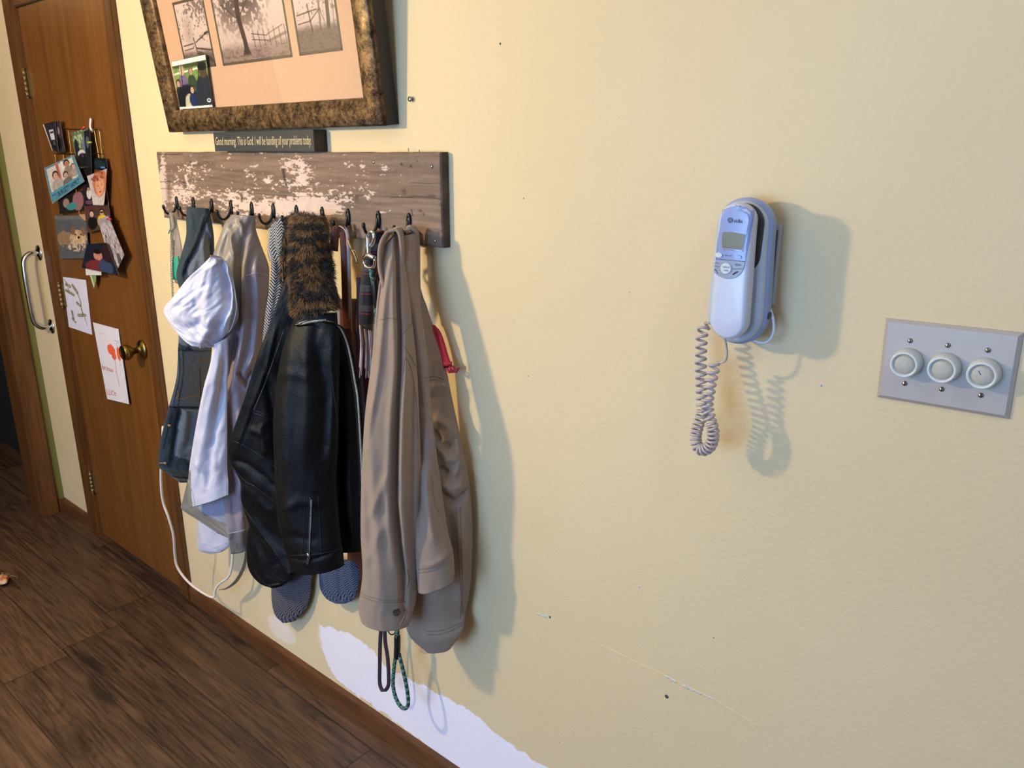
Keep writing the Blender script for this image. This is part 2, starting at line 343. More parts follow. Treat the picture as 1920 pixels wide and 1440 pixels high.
def text_mesh(s, res=2):
    cu = bpy.data.curves.new('t', 'FONT'); cu.body = s; cu.resolution_u = res; ob = bpy.data.objects.new('t', cu); C.objects.link(ob)
    dg = bpy.context.evaluated_depsgraph_get(); me = bpy.data.meshes.new_from_object(ob.evaluated_get(dg)); V = np.array([tuple(v.co) for v in me.vertices]); Fc = [tuple(p.vertices) for p in me.polygons]
    bpy.data.objects.remove(ob); bpy.data.curves.remove(cu); bpy.data.meshes.remove(me)
    V = V[:, :2]; lo, hi = V.min(0), V.max(0); V = (V-lo)/(hi-lo); V[:, 1] = 1-V[:, 1]; return V, Fc
def text_on(name, bvh, s, quad, m, parent, off=.0006):
    V, Fc = text_mesh(s); P = qmap(quad, V); H = [hit(bvh, *p, off) for p in P]; ok = [h is not None for h in H]
    d = next(h for h in H if h is not None); H = [h if h is not None else d for h in H]
    Fc = [f for f in Fc if all(ok[i] for i in f)]
    return meshobj(name, H, Fc, m, parent, smooth=False, recalc=False)

# value noise in numpy for painted surfaces
def vnoise(x, y, seed=0):
    xi = np.floor(x).astype(int); yi = np.floor(y).astype(int); fx = x-xi; fy = y-yi; fx = fx*fx*(3-2*fx); fy = fy*fy*(3-2*fy)
    def h(a, b):
        n = (a*374761393+b*668265263+seed*974634777) & 0xffffffff; n = ((n ^ (n >> 13))*1274126177) & 0xffffffff; return ((n ^ (n >> 16)) & 0xffff)/65535.
    return (h(xi, yi)*(1-fx)+h(xi+1, yi)*fx)*(1-fy)+(h(xi, yi+1)*(1-fx)+h(xi+1, yi+1)*fx)*fy
def fbm(x, y, seed=0, o=5):
    s = 0; a = .5; t = 0
    for k in range(o): s = s+a*vnoise(x*2**k, y*2**k, seed+k); t += a; a *= .5
    return s/t
def sst(x, a, b): t = np.clip((x-a)/(b-a), 0, 1); return t*t*(3-2*t)
def inpoly(P, poly):
    x, y = P[..., 0], P[..., 1]; r = np.zeros(x.shape, bool); n = len(poly)
    for i in range(n):
        x1, y1 = poly[i]; x2, y2 = poly[(i+1) % n]
        c = ((y1 > y) != (y2 > y)) & (x < (x2-x1)*(y-y1)/((y2-y1) or 1e-9)+x1); r ^= c
    return r
def seg_dist(P, pl):
    """distance to a polyline and the side (+ on its left when walking it, y down)"""
    best = np.full(P.shape[:-1], 1e9); side = np.ones(P.shape[:-1]); par = np.zeros(P.shape[:-1]); L = 0
    tot = sum(math.dist(pl[i], pl[i+1]) for i in range(len(pl)-1))
    for i in range(len(pl)-1):
        a, b = np.array(pl[i], float), np.array(pl[i+1], float); d = b-a; l2 = d@d; q = P-a; t = np.clip((q@d)/l2, 0, 1); e = q-t[..., None]*d; r = np.hypot(e[..., 0], e[..., 1])
        s = np.sign(d[0]*q[..., 1]-d[1]*q[..., 0]); k = r < best; best = np.where(k, r, best); side = np.where(k, s, side); par = np.where(k, (L+t*math.sqrt(l2))/tot, par); L += math.sqrt(l2)
    return best, side, par
ALLP = {}
def piece(name, ribs, m, parent, bulge=(.03, .02), creases=(), nz=(.004, 22, 5), color=None, paint=(), cn=.0, nu=None, nv=None, seed=0, shape=.55, gap=.012):
    """a hanging bundle of cloth: ruled sheet between traced side edges, front and back bulged and creased"""
    R_ = np.array([[*at(a, b, -c), *at(d, e, -f)] for a, b, c, d, e, f in ribs])
    hpx = abs(ribs[-1][1]-ribs[0][1]); wpx = max(abs(r[3]-r[0]) for r in ribs)
    nv = nv or int(min(260, max(24, hpx/1.8))); nu = nu or int(min(130, max(16, wpx/1.5)))
    Rv = smooth_path(R_, nv); Lp, Rp = Rv[:, :3], Rv[:, 3:]; u = np.linspace(0, 1, nu); u = .5-.5*np.cos(PI*u)*(.35)-.5*(1-2*u)*.65
    u = (u-u[0])/(u[-1]-u[0])
    B = Lp[:, None]*(1-u[None, :, None])+Rp[:, None]*u[None, :, None]
    d = Rp-Lp; wv = np.linalg.norm(d[:, :2], axis=1); n = np.stack([d[:, 1], -d[:, 0], 0*d[:, 0]], 1); n /= np.linalg.norm(n, axis=1)[:, None]+1e-9
    n = np.where(n[:, 1:2] > 0, -n, n); n = np.array([np.convolve(np.pad(n[:, k], 6, 'edge'), np.ones(13)/13, 'valid') for k in range(3)]).T; n /= np.linalg.norm(n, axis=1)[:, None]
    px = pj(B); prof = np.sin(PI*np.clip(u, 0, 1))**shape; edge = np.clip(np.sin(PI*u)*3.2, 0, 1)[None, :]
    h = bulge[0]*prof[None, :]*np.clip(wv/(wv.max()+1e-9), .25, 1)[:, None]
    sx = (u[None, :]*wv[:, None]); z = B[..., 2]
    if nz[0]:
        a, fs, fz = nz; h = h+edge*a*((fbm(sx*fs+9*seed, z*fz+3+seed, seed, 3)-.5)*2+(fbm(sx*fs*2.7+5, z*fz*2.5, seed+5, 3)-.5)*.8)
        rid = 1-np.abs(fbm(sx*fs*.9+z*fz*.7+31+seed, z*fz*1.1, seed+11, 3)*2-1)*2.2; h = h+edge*a*.5*np.clip(rid, 0, 1)
    for c in creases:
        pl, amp, wd = c[0], c[1], c[2]; kind = c[3] if len(c) > 3 else 'g'
        dd, sd, pr = seg_dist(px, pl); tp = np.clip(np.minimum(pr, 1-pr)*6+.25, 0, 1)
        if kind == 'g': h = h+edge*amp*np.exp(-(dd/wd)**2)*tp
        else: h = h+edge*amp*sd*np.exp(-dd/wd)*tp
    Fr = B+n[:, None]*h[..., None]; Bk = B-n[:, None]*(bulge[1]*prof[None, :, None]*(np.clip((wv-.05)/(wv.max()-.05+1e-9), .12, 1)**1.5)[:, None, None])
    Fr[..., 1] = np.minimum(Fr[..., 1], -gap); Bk[..., 1] = np.minimum(Bk[..., 1], -gap+.002)
    V = np.vstack([Fr.reshape(-1, 3), Bk.reshape(-1, 3)]); K = nu*nv; f = []
    for i in range(nv-1):
        for j in range(nu-1):
            a = i*nu+j; f.append((a, a+nu, a+nu+1, a+1)); f.append((K+a, K+a+1, K+a+nu+1, K+a+nu))
        a = i*nu; f.append((a, K+a, K+a+nu, a+nu)); a = i*nu+nu-1; f.append((a, a+nu, K+a+nu, K+a))
    for j in range(nu-1): f.append((j, j+1, K+j+1, K+j))
    # open hem: inner lip turned up inside
    mid = (Fr[-1]+Bk[-1])/2; base = len(V); lip = np.vstack([Fr[-1]*.8+mid*.2, Bk[-1]*.8+mid*.2])+np.array([0, 0, .012]); V = np.vstack([V, lip]); a0 = (nv-1)*nu
    for j in range(nu-1):
        f.append((a0+j, base+j, base+j+1, a0+j+1)); f.append((K+a0+j, K+a0+j+1, base+nu+j+1, base+nu+j)); f.append((base+j, base+nu+j, base+nu+j+1, base+j+1))
    o = meshobj(name, V, f, m, parent)
    uvl = o.data.uv_layers.new(name='UVMap'); uu = np.concatenate([sx.ravel(), (sx+.3).ravel(), sx[-1], sx[-1]]); vv = np.concatenate([z.ravel(), z.ravel(), z[-1], z[-1]])
    li = np.zeros(len(o.data.loops), int); o.data.loops.foreach_get('vertex_index', li); uvl.data.foreach_set('uv', np.stack([uu[li], vv[li]], 1).ravel())
    if color is not None or paint:
        base = np.array(hx(color)); c = np.tile(base, (nv, nu, 1))
        for poly, cc in paint: c[inpoly(px, poly)] = hx(cc)
        if cn: c = c*(1+cn*(fbm(sx*60, z*60, seed+3)-.5)*2)[..., None]
        cb = np.tile(base, (K, 1)); setcol(o, np.vstack([c.reshape(-1, 3), cb, c[-1]*.8, cb[:nu]*.8]))  # lip colours darkened to paint the shade inside the hem
    ALLP[name] = o; return o
def band(name, P, width, thick, m, parent, wdir, color=None):
    """flat strap swept along a path; width along wdir"""
    P = np.asarray(P, float); T = np.gradient(P, axis=0); T /= np.linalg.norm(T, axis=1)[:, None]; wd = np.asarray(wdir, float)
    if wd.ndim == 1: wd = np.tile(wd, (len(P), 1))
    W = wd-T*(T*wd).sum(1)[:, None]; W /= np.linalg.norm(W, axis=1)[:, None]+1e-9; Nn = np.cross(T, W)
    width = np.broadcast_to(width, (len(P),))[:, None]
    cs = [(-.5, -.3), (-.44, -.5), (.44, -.5), (.5, -.3), (.5, .3), (.44, .5), (-.44, .5), (-.5, .3)]
    V = np.stack([P+W*width*a+Nn*thick*b for a, b in cs], 1).reshape(-1, 3); k = len(cs); n = len(P)
    f = [(i*k+j, i*k+(j+1) % k, (i+1)*k+(j+1) % k, (i+1)*k+j) for i in range(n-1) for j in range(k)]+[tuple(range(k)), tuple((n-1)*k+j for j in range(k))]
    return meshobj(name, V, f, m, parent)
def wp(pts, n=40):
    """path through (px, py, distance off the wall)"""
    return smooth_path([at(a, b, -c) for a, b, c in pts], n)

# ================================================================== THE SETTING
XC = -3.626                    # corner with the wall on the left
DX0, DX1 = -3.232, float(at(193, 0, .0)[0]); DZ = 2.035
H_ = 2.44
def boxes(name, L, m, parent=None, bev=0.):
    bm = bmesh.new()
    for b in L: bbox(bm, *b, bev)
    return bmobj(name, bm, m, parent)
struct(box('floor', -7.2, 2.5, -3.6, .12, -.05, 0, M['floor']))
struct(box('ceiling', -7.2, 2.5, -3.6, .12, H_, H_+.05, M['ceil']))
struct(boxes('wall_back', [(XC-.01, DX0-.02, 0, .12, 0, H_), (DX1+.02, 2.5, 0, .12, 0, H_), (DX0-.02, DX1+.02, 0, .12, DZ+.02, H_)], M['wall']))
OY0, OY1 = -1.30, -.100        # doorway in the left wall
struct(boxes('wall_left', [(XC-.12, XC, OY1, 0, 0, H_), (XC-.12, XC, -3.6, OY0, 0, H_), (XC-.12, XC, OY0, OY1, 2.06, H_)], M['wall2']))
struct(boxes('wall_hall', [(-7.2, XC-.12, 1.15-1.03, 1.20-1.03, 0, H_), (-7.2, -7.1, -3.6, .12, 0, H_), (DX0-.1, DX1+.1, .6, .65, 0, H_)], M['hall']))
FW0, FW1 = -2.05, -.15
struct(boxes('wall_front', [(-7.2, FW0, -3.65, -3.6, 0, H_), (FW1, 2.5, -3.65, -3.6, 0, H_), (FW0, FW1, -3.65, -3.6, 0, .6), (FW0, FW1, -3.65, -3.6, 2.1, H_)], M['wall2']))
struct(boxes('window_2', [(FW0-.06, FW0+.01, -3.62, -3.58, .54, 2.16), (FW1-.01, FW1+.06, -3.62, -3.58, .54, 2.16), (FW0, FW1, -3.62, -3.58, .54, .61), (FW0, FW1, -3.62, -3.58, 2.09, 2.16), ((FW0+FW1)/2-.02, (FW0+FW1)/2+.02, -3.62, -3.59, .6, 2.1)], M['trimv']))
WY0, WY1, WZ0, WZ1 = -2.5, -1.0, .9, 2.1
struct(boxes('wall_right', [(2.45, 2.55, -3.6, WY0, 0, H_), (2.45, 2.55, WY1, .0, 0, H_), (2.45, 2.55, WY0, WY1, 0, WZ0), (2.45, 2.55, WY0, WY1, WZ1, H_)], M['wall2']))
struct(boxes('window_1', [(2.44, 2.52, WY0-.06, WY0+.01, WZ0-.06, WZ1+.06), (2.44, 2.52, WY1-.01, WY1+.06, WZ0-.06, WZ1+.06), (2.44, 2.52, WY0, WY1, WZ0-.06, WZ0+.01), (2.44, 2.52, WY0, WY1, WZ1-.01, WZ1+.06), (2.46, 2.50, (WY0+WY1)/2-.02, (WY0+WY1)/2+.02, WZ0, WZ1)], M['trimv']))
# baseboards
def base_profile(name, x0, x1, h=.062, d=.013):
    pr = [(0, 0), (-d, 0), (-d, h-.016), (-d+.002, h-.008), (-d+.006, h-.001), (-d+.009, h), (0, h)]; n = len(pr)
    V = [(x, y, z) for x in (x0, x1) for y, z in pr]; f = [tuple(range(n)), tuple(range(n, 2*n))]+[(j, (j+1) % n, n+(j+1) % n, n+j) for j in range(n)]
    return struct(meshobj(name, V, f, M['trim'], smooth=False))
CXR = float(at(207, 0, -.016)[0])
base_profile('baseboard_right', CXR+.001, 2.45); base_profile('baseboard_left', XC, -3.330)
# closet door casing: profiled boards
def casing(name, L, m=M['trimv']):
    return struct(boxes(name, L, m, bev=.003))
cl0 = -3.328
casing('trim_1', [(cl0, DX0-.030, -.018, 0, 0, DZ+.075), (DX0-.033, DX0-.012, -.012, 0, 0, DZ+.03), (DX0-.014, DX0-.0025, -.004, .09, 0, DZ+.004),
                  (DX1+.0025, DX1+.016, -.004, .09, 0, DZ+.004), (DX1+.014, CXR-.018, -.012, 0, 0, DZ+.03), (CXR-.022, CXR, -.018, 0, 0, DZ+.075),
                  (cl0+.0, CXR, -.0175, 0, DZ+.028, DZ+.0745), (DX0-.014, DX1+.014, -.011, 0, DZ+.004, DZ+.03)])
# closet door: slab, knob, hinges
door = struct(box('door_1', DX0, DX1, -.003, .032, .012, DZ, M['door'], bev=.0015))
for zz in [float(at(42, 158, -.01)[2]), float(at(110, 552, -.01)[2]), float(at(166, 900, -.01)[2])]:
    hx_ = DX0-.006; parts = []
    for k in range(5):
        z0 = zz-.044+k*.0178; parts.append(sweep([(hx_, -.014, z0), (hx_, -.014, z0+.0172)], .0062, 12))
    parts.append(sweep([(hx_, -.014, zz-.05), (hx_, -.014, zz-.045)], .004, 10)); parts.append(sweep([(hx_, -.014, zz+.0455), (hx_, -.014, zz+.051)], [.005, .003], 10))
    v, f = join(parts); h = meshobj('hinge', v, f, M['darkbrass'], door)
    box('hinge_leaf', hx_, hx_+.022, -.0075, -.002, zz-.044, zz+.045, M['darkbrass'], h)
kn = at(268, 655, -.003); kc = (kn[0], -.003, kn[2])
rz = lathe('knob_rosette', [(0, 0), (.033, 0), (.034, .003), (.031, .008), (.022, .012), (.013, .015), (.011, .02), (0, .02)], kc, (0, -1, 0), M['brass'], door)
kb = lathe('door_knob', [(0, .012), (.010, .012), (.010, .030), (.014, .036), (.022, .043), (.027, .052), (.0275, .060), (.025, .068), (.0235, .069), (.021, .067), (0, .069)], kc, (0, -1, 0), M['brass'], door)
dbvh = bvh_of([door])
# doorway in the left wall: casing (front) and jamb
yc0, yc1 = -.033, -.092
casing('trim_2', [(XC, XC+.017, yc1, yc0, 0, 2.12), (XC, XC+.012, yc1-.001, yc1+.012, 0, 2.10), (XC, XC+.011, yc0-.02, yc0+.004, 0, 2.12),
                  (XC-.125, XC+.003, OY1-.004, OY1+.010, 0, 2.07), (XC, XC+.017, OY0-.07, OY0-.01, 0, 2.12), (XC, XC+.017, OY0-.07, yc0, 2.06, 2.12), (XC-.125, XC+.003, OY0-.01, OY0+.004, 0, 2.07), (XC-.125, XC+.003, OY0, OY1, 2.05, 2.065)])
struct(box('corner_strip', XC, XC+.0015, yc0+.004, -.0005, .062, H_, M['green']))  # thin olive-green strip over the wall beside the corner
struct(box('baseboard_corner', XC, XC+.012, yc0+.004, -.013, 0, .062, M['trim']))
# grab bar on the strip of wall
ga, gb = at(73, 471, 0), at(98, 612, 0); gx = (ga[0]+gb[0])/2
gr = thing('grab_bar', 'polished chrome grab bar on the narrow yellow wall strip left of the wooden door', 'grab bar', (gx, 0, (ga[2]+gb[2])/2))
z1, z0 = ga[2]-.006, gb[2]+.0
tube('rail', smooth_path([(gx, -.004, z1), (gx, -.03, z1), (gx, -.052, z1-.014), (gx, -.062, z1-.045), (gx, -.064, (z0+z1)/2), (gx, -.062, z0+.045), (gx, -.052, z0+.014), (gx, -.03, z0), (gx, -.004, z0)], 60), .0105, M['chrome'], gr, 18)
for zz in (z1, z0):
    fl = lathe('flange', [(0, 0), (.030, 0), (.031, .002), (.029, .005), (.016, .008), (.012, .012), (0, .012)], (gx, 0, zz), (0, -1, 0), M['chrome'], gr)
    for a in (90, 210, 330):
        sx_, sz_ = gx+.023*math.cos(math.radians(a)), zz+.023*math.sin(math.radians(a)); lathe('screw', [(0, 0), (.0035, 0), (.003, .0015), (0, .002)], (sx_, -.0045, sz_), (0, -1, 0), M['steel'], fl, 12)
# small things and marks on the wall
def lp(px, py, y=0.): return at(px, py, y)
p = lp(773, 186); sc = lathe('wall_screw', [(0, -.002), (.0022, -.002), (.0022, .004), (.0052, .005), (.0048, .008), (.002, .0088), (0, .0088)], p, (0, -1, 0), M['steel']); tag(sc, 'small bare screw in the yellow wall right of the big picture frame', 'screw')
wl = bpy.data.objects['wall_back']
for px, py, r in [(938, 82, .0022), (1250, 1306, .0042), (1031, 1157, .003), (1017, 1152, .0015), (1199, 1101, .0015), (930, 1110, .0018), (1180, 548, .0014), (990, 705, .0012), (982, 372, .0012), (1540, 723, .0015), (1338, 1196, .0012), (895, 1290, .0012), (1049, 1392, .0015)]:
    p = lp(px, py); lathe('wall_mark', [(0, 0), (r, 0), (r*.8, .0005), (0, .0004)], p, (0, -1, 0), M['dark'] if r > .0019 or r < .0014 else M['phonec'], wl, 10)
for pts in [[(1248, 1268), (1268, 1279)], [(1279, 1284), (1290, 1291)], [(1292, 1290), (1316, 1302)], [(1320, 1304), (1342, 1313)], [(1007, 1150), (1030, 1158)]]:
    P = smooth_path([at(a, b, -.0004) for a, b in pts], 14); P += rng.normal(0, .0006, P.shape)*np.array([1, 0, 1]); tube('wall_scratch', P, np.abs(rng.normal(.0014, .0005, 14))+.0004, M['white'], wl, 6, .25, (0, 1, 0))
tube('wall_crease', smooth_path([at(a, b, .0002) for a, b in [(1125, 1208), (1250, 1268), (1345, 1315), (1420, 1362)]], 60), .0011, M['wall2'], wl, 6)

# ================================================================== COAT RACK
TH = .022
bx0, bx1, bz0, bz1 = -2.3134, -1.1406, 1.3688, 1.5564
rack = thing('coat_rack', 'long weathered board with chipped white paint and black hooks holding the coats', 'coat rack', ((bx0+bx1)/2, 0, bz0))
def build_board():
    nx, nz = 820, 134; X = np.linspace(bx0, bx1, nx); Z = np.linspace(bz1, bz0, nz); XX, ZZ = np.meshgrid(X, Z)
    Wd, Hh = bx1-bx0, bz1-bz0; u = (XX-bx0)/Wd; v = (bz1-ZZ)/Hh; xm = XX-bx0; zm = ZZ-bz0
    P = np.stack([XX, np.full_like(XX, -TH), ZZ], -1); px = pj(P); cx_, cy_ = (px[..., 0]-270)*3.2, (px[..., 1]-260)*3.2   # traced from an enlarged view
    def blob(x, y, rx, ry): return np.exp(-(((cx_-x)/rx)**2+((cy_-y)/ry)**2))
    dens = .9*blob(960, 390, 190, 70)+.8*blob(840, 430, 230, 40)+.75*blob(960, 190, 60, 110)+.55*blob(860, 150, 60, 60)+.6*blob(600, 400, 170, 60)+.75*blob(200, 330, 120, 90)+.7*blob(110, 240, 30, 230)+.5*blob(290, 180, 130, 60)+.45*blob(640, 190, 70, 60)+.55*blob(510, 110, 18, 25)+.5*blob(690, 88, 70, 10)+.5*blob(745, 240, 30, 40)+.62*blob(1230, 155, 40, 22)+.66*blob(1320, 165, 30, 30)+.62*blob(1440, 185, 26, 35)+.5*blob(1350, 228, 50, 12)+.45*blob(1350, 320, 40, 60)+.45*blob(1430, 438, 60, 16)+.35*blob(1180, 330, 140, 90)+.4*blob(500, 330, 200, 50)+.5*blob(850, 260, 120, 40)+.3*blob(1180, 100, 60, 15)+.5*blob(1110, 420, 90, 30)
    ch = fbm(xm*55, zm*190, 3, 4)*.6+fbm(xm*160, zm*420, 9, 3)*.4
    mask = sst(dens*.95+(ch-.5)*1.9, .50, .56)
    mask *= (1-blob(150, 240, 16, 200)*1.2).clip(0, 1)
    gr = fbm(xm*9+fbm(xm*3, zm*14, 5, 2)*2, zm*150, 21, 5); g2 = fbm(xm*4, zm*12, 31, 4)
    wood = np.array(hx('#58453a'))*(1-gr[..., None])+np.array(hx('#8a7263'))*gr[..., None]; wood = wood*(1+.5*(g2-.5))[..., None]
    red = blob(1300, 240, 400, 120)[..., None]*.25; wood = wood*(1-red)+np.array(hx('#6b4a3c'))*red
    paintc = np.array(hx('#c8b0a4'))*(1+.12*(fbm(xm*40, zm*40, 51, 3)-.5))[..., None]
    c = wood*(1-mask[..., None])+paintc*mask[..., None]
    def dark(pl, wdt, a):
        nonlocal c
        d, _, _ = seg_dist(np.stack([cx_, cy_], -1), pl); k = (a*np.exp(-(d/wdt)**2))[..., None]; c = c*(1-k)+np.array(hx('#1a120e'))*k
    for pl, wdt, a in [([(835, 185), (842, 230), (855, 280)], 9, .9), ([(238, 255), (250, 290)], 9, .7), ([(590, 330), (588, 360)], 9, .6), ([(1560, 315), (1562, 320)], 14, .6), ([(1275, 350), (1276, 354)], 10, .6), ([(1605, 425), (1612, 462)], 3.5, .9), ([(1655, 432), (1662, 438)], 8, .6), ([(1715, 345), (1740, 350)], 12, .5), ([(1775, 400), (1790, 402)], 5, .6),
                       ([(100, 300), (300, 308), (560, 322), (900, 345), (1300, 340), (1790, 362)], 2., .75), ([(1480, 355), (1650, 348), (1795, 366)], 3., .7), ([(1600, 265), (1700, 270), (1790, 268)], 2., .7), ([(100, 260), (160, 256)], 4, .7), ([(70, 95), (230, 92)], 2.5, .7), ([(190, 70), (1750, 84)], 2, .4), ([(1545, 153), (1546, 155)], 7, 1), ([(1600, 165), (1601, 167)], 7, 1), ([(1727, 168), (1728, 170)], 8, 1), ([(1746, 612), (1747, 614)], 9, 1), ([(1640, 135), (1641, 137)], 4, .8), ([(95, 132), (96, 134)], 6, .9), ([(278, 131), (279, 133)], 7, .8), ([(1678, 455), (1680, 457)], 6, .8), ([(640, 85), (740, 90)], 2, .2)]:
        dark(pl, wdt, a)
    hgt = mask*.0007+(gr-.5)*.0012; edge = np.minimum(np.minimum(xm, Wd-xm), np.minimum(zm, Hh-zm)); hgt = hgt-.004*np.exp(-edge/.002)*(.5+fbm(xm*70, zm*70, 61, 3))
    zw = .0016*(fbm(xm*14, zm*0, 71, 4)-.5)*2; P[..., 1] = -TH-hgt; P[..., 2] += zw
    K = nx*nz; V = P.reshape(-1, 3); Bk = P.copy(); Bk[..., 1] = -.0005; idx = np.arange(K).reshape(nz, nx)
    rim = list(idx[0])+list(idx[1:, -1])+list(idx[-1, -2::-1])+list(idx[-2:0:-1, 0]); V = np.vstack([V, Bk.reshape(-1, 3)[rim]]); n = len(rim)
    q = idx; f = np.stack([q[:-1, :-1], q[1:, :-1], q[1:, 1:], q[:-1, 1:]], -1).reshape(-1, 4).tolist()+[(int(rim[i]), int(rim[(i+1) % n]), K+(i+1) % n, K+i) for i in range(n)]+[tuple(range(K, K+n))]
    o = meshobj('board', V, f, M['attr'], rack, smooth=False, recalc=False)
    rc = c.reshape(-1, 3)[rim]*.55; xr = Bk.reshape(-1, 3)[rim][:, 0] > bx1-.01; rc[xr] = np.array(hx('#3a302a')); setcol(o, np.vstack([c.reshape(-1, 3), rc])); return o
board = build_board()
# end grain strip on the right end
nzz = 40; zz = np.linspace(bz0+.001, bz1-.001, nzz); V = []; f = []
for i, z in enumerate(zz):
    j = .0012*(mnoise.noise((z*60, 0, 1)))
    V += [(bx1-.002, -.001, z), (bx1+.0015+j, -.001, z), (bx1+.0015+j, -TH+.003, z), (bx1-.002, -TH+.001, z)]
for i in range(nzz-1): f += [(4*i+k, 4*i+(k+1) % 4, 4*i+4+(k+1) % 4, 4*i+4+k) for k in range(4)]
meshobj('end_grain', V, f+[(0, 1, 2, 3), (4*nzz-4, 4*nzz-3, 4*nzz-2, 4*nzz-1)], M['wood_dark'], rack, smooth=False)
HX = []
for cx_, cy_ in [(193, 378), (293, 390), (402, 402), (519, 418), (643, 420), (773, 435), (912, 445), (1066, 458), (1220, 470), (1402, 488), (1585, 506)]:
    p = at(cx_/3.2+270, cy_/3.2+260, -TH-.004); HX.append((p[0], p[2]))
HZ = sum(h[1] for h in HX)/len(HX)
def make_hook():
    """hook at the origin: oval plate on the board, arm curling out and up"""
    parts = []; n = 20; V = []; f = []
    for k, (s, y) in enumerate([(1, 0), (1, -.003), (.8, -.0045), (.001, -.005)]):
        for i in range(n):
            a = 2*PI*i/n; V.append((.0065*s*math.cos(a), y, .019*s*math.sin(a)))
    f = [(k*n+i, k*n+(i+1) % n, (k+1)*n+(i+1) % n, (k+1)*n+i) for k in range(3) for i in range(n)]+[tuple(range(n))[::-1]]
    parts.append((V, f))
    P = smooth_path([(0, -.003, .004), (0, -.006, -.008), (0, -.012, -.022), (0, -.024, -.030), (0, -.036, -.026), (0, -.042, -.014), (0, -.043, -.004)], 26)
    parts.append(sweep(P, np.interp(np.linspace(0, 1, 26), [0, .3, .8, .93, 1], [.0035, .0036, .0030, .0044, .0025]), 10))
    for z in (.011, -.002): parts.append(sweep([(0, -.004, z), (0, -.0066, z)], [.0032, .0018], 10))
    v, f = join(parts); return pymesh('coat_hook', v, f)
hk = make_hook()
for i, (x, z) in enumerate(HX):
    if i == 0: o = link('coat_hook', hk, M['iron'])
    else: o = bpy.data.objects['coat_hook'].copy(); C.objects.link(o)
    o.parent = rack; o.location = Vector((x, -TH-.0005, HZ))-rack.location
for px, py in [(1378/3.2+270, 140/3.2+260), (278/3.2+270, 131/3.2+260), (1746/3.2+270, 614/3.2+260), (1727/3.2+270, 168/3.2+260)]:
    p = at(px, py, -TH); lathe('screw', [(0, -.001), (.0035, -.001), (.0035, .001), (.002, .002), (0, .0022)], p, (0, -1, 0), M['steel'], rack, 14)
for px, py, l in [(1590/3.2+270, 78/3.2+260, .008), (1655/3.2+270, 84/3.2+260, .005)]:
    p = at(px, py, -.012); tube('nail', [(p[0], p[1], bz1-.004), (p[0]-.002, p[1], bz1+l)], .0007, M['iron'], rack, 6)

# ================================================================== SIGN
s0, s1 = float(at(403, 283, -.036)[0]), float(at(590, 283, -.036)[0]); zt = min(float(at(322, 247.5, -.034)[2]), float(at(725.5, 237, -.034)[2]))*.5+.5*(float(at(322, 247.5, -.034)[2])+float(at(725.5, 237, -.034)[2]))/2-.0025
sign = thing('message_sign', 'dark slate block sign with cream writing standing on the coat rack board', 'sign', ((s0+s1)/2, -.018, bz1))
sb = box('block', s0, s1, -.036, -.001, bz1+.0012, zt, M['slate'], sign, .001)
sb2 = box('block_end', s1-.0005, s1+.0008, -.0355, -.0015, bz1+.0016, zt-.0005, M['black'], sign)
text_on('lettering', bvh_of([sb]), 'Good morning. This is God. I will be handling all your problems today.', [(404, 257), (584, 253.5), (584, 277), (405, 277)], M['cream'], sign, .0004)

# ================================================================== BIG PICTURE FRAME (leans out at the top)
PB = at(322, 247.5, -.034); PR = at(725.5, 237, -.034); TILT = math.radians(6.5)
fz = (PB[2]+PR[2])/2; fx0, fx1 = PB[0], PR[0]
ux = np.array([1., 0, 0]); uz = np.array([0, -math.sin(TILT), math.cos(TILT)]); un = np.array([0, -math.cos(TILT), -math.sin(TILT)]); FO = np.array([fx0, -.034, fz])
def fpt(x, z, n=0.): return FO+ux*x+uz*z+un*n
def onframe(px, py, n=0.):
    d = ray(px, py); o = FO+un*n; t = ((o-CAM)@un)/(d@un); q = CAM+d*t-FO; return np.array([q@ux, q@uz])
FW, FH = fx1-fx0, .66
frame = thing('picture_frame', 'large bronze framed triptych of misty tree photographs hanging above the coat rack', 'picture frame', fpt(FW/2, 0))
ilx = onframe(337, 205)[0]; irx = onframe(692.4, 182)[0]; ilz = onframe(692, 183)[1]
MW = (ilx+(FW-irx)+ilz)/3
def moulding(name, pr, m, parent, seglen=160):
    """mitred moulding round the rectangle: profile = (inset, height)"""
    n = len(pr); V = []; f = []
    cs = [(0, 0), (FW, 0), (FW, FH), (0, FH)]; dr = [(1, 1), (-1, 1), (-1, -1), (1, -1)]
    for (x, z), (dx, dz) in zip(cs, dr):
        for i, h in pr: V.append(fpt(x+dx*i, z+dz*i, h))
    for k in range(4): f += [(k*n+j, k*n+(j+1) % n, ((k+1) % 4)*n+(j+1) % n, ((k+1) % 4)*n+j) for j in range(n)]
    return meshobj(name, V, f, m, parent, smooth=False)
prof = [(0, -.0005)]+[(MW*(.02+.96*t), .001+.017*math.sin(PI*(.10+.80*t))**.8*(1-.3*t)) for t in np.linspace(0, 1, 16)]+[(MW, .0), (MW, -.012), (.004, -.012)]
mo = moulding('moulding', prof, M['moulding'], frame)
for p_ in mo.data.polygons: p_.use_smooth = True
eb = moulding('frame_side', [(.0006, -.0008), (.012, -.0008), (.012, -.034), (.0006, -.034)], M['black'], frame)
box_v = [fpt(MW-.004, MW-.004, -.0045), fpt(FW-MW+.004, MW-.004, -.0045), fpt(FW-MW+.004, FH-MW+.004, -.0045), fpt(MW-.004, FH-MW+.004, -.0045)]
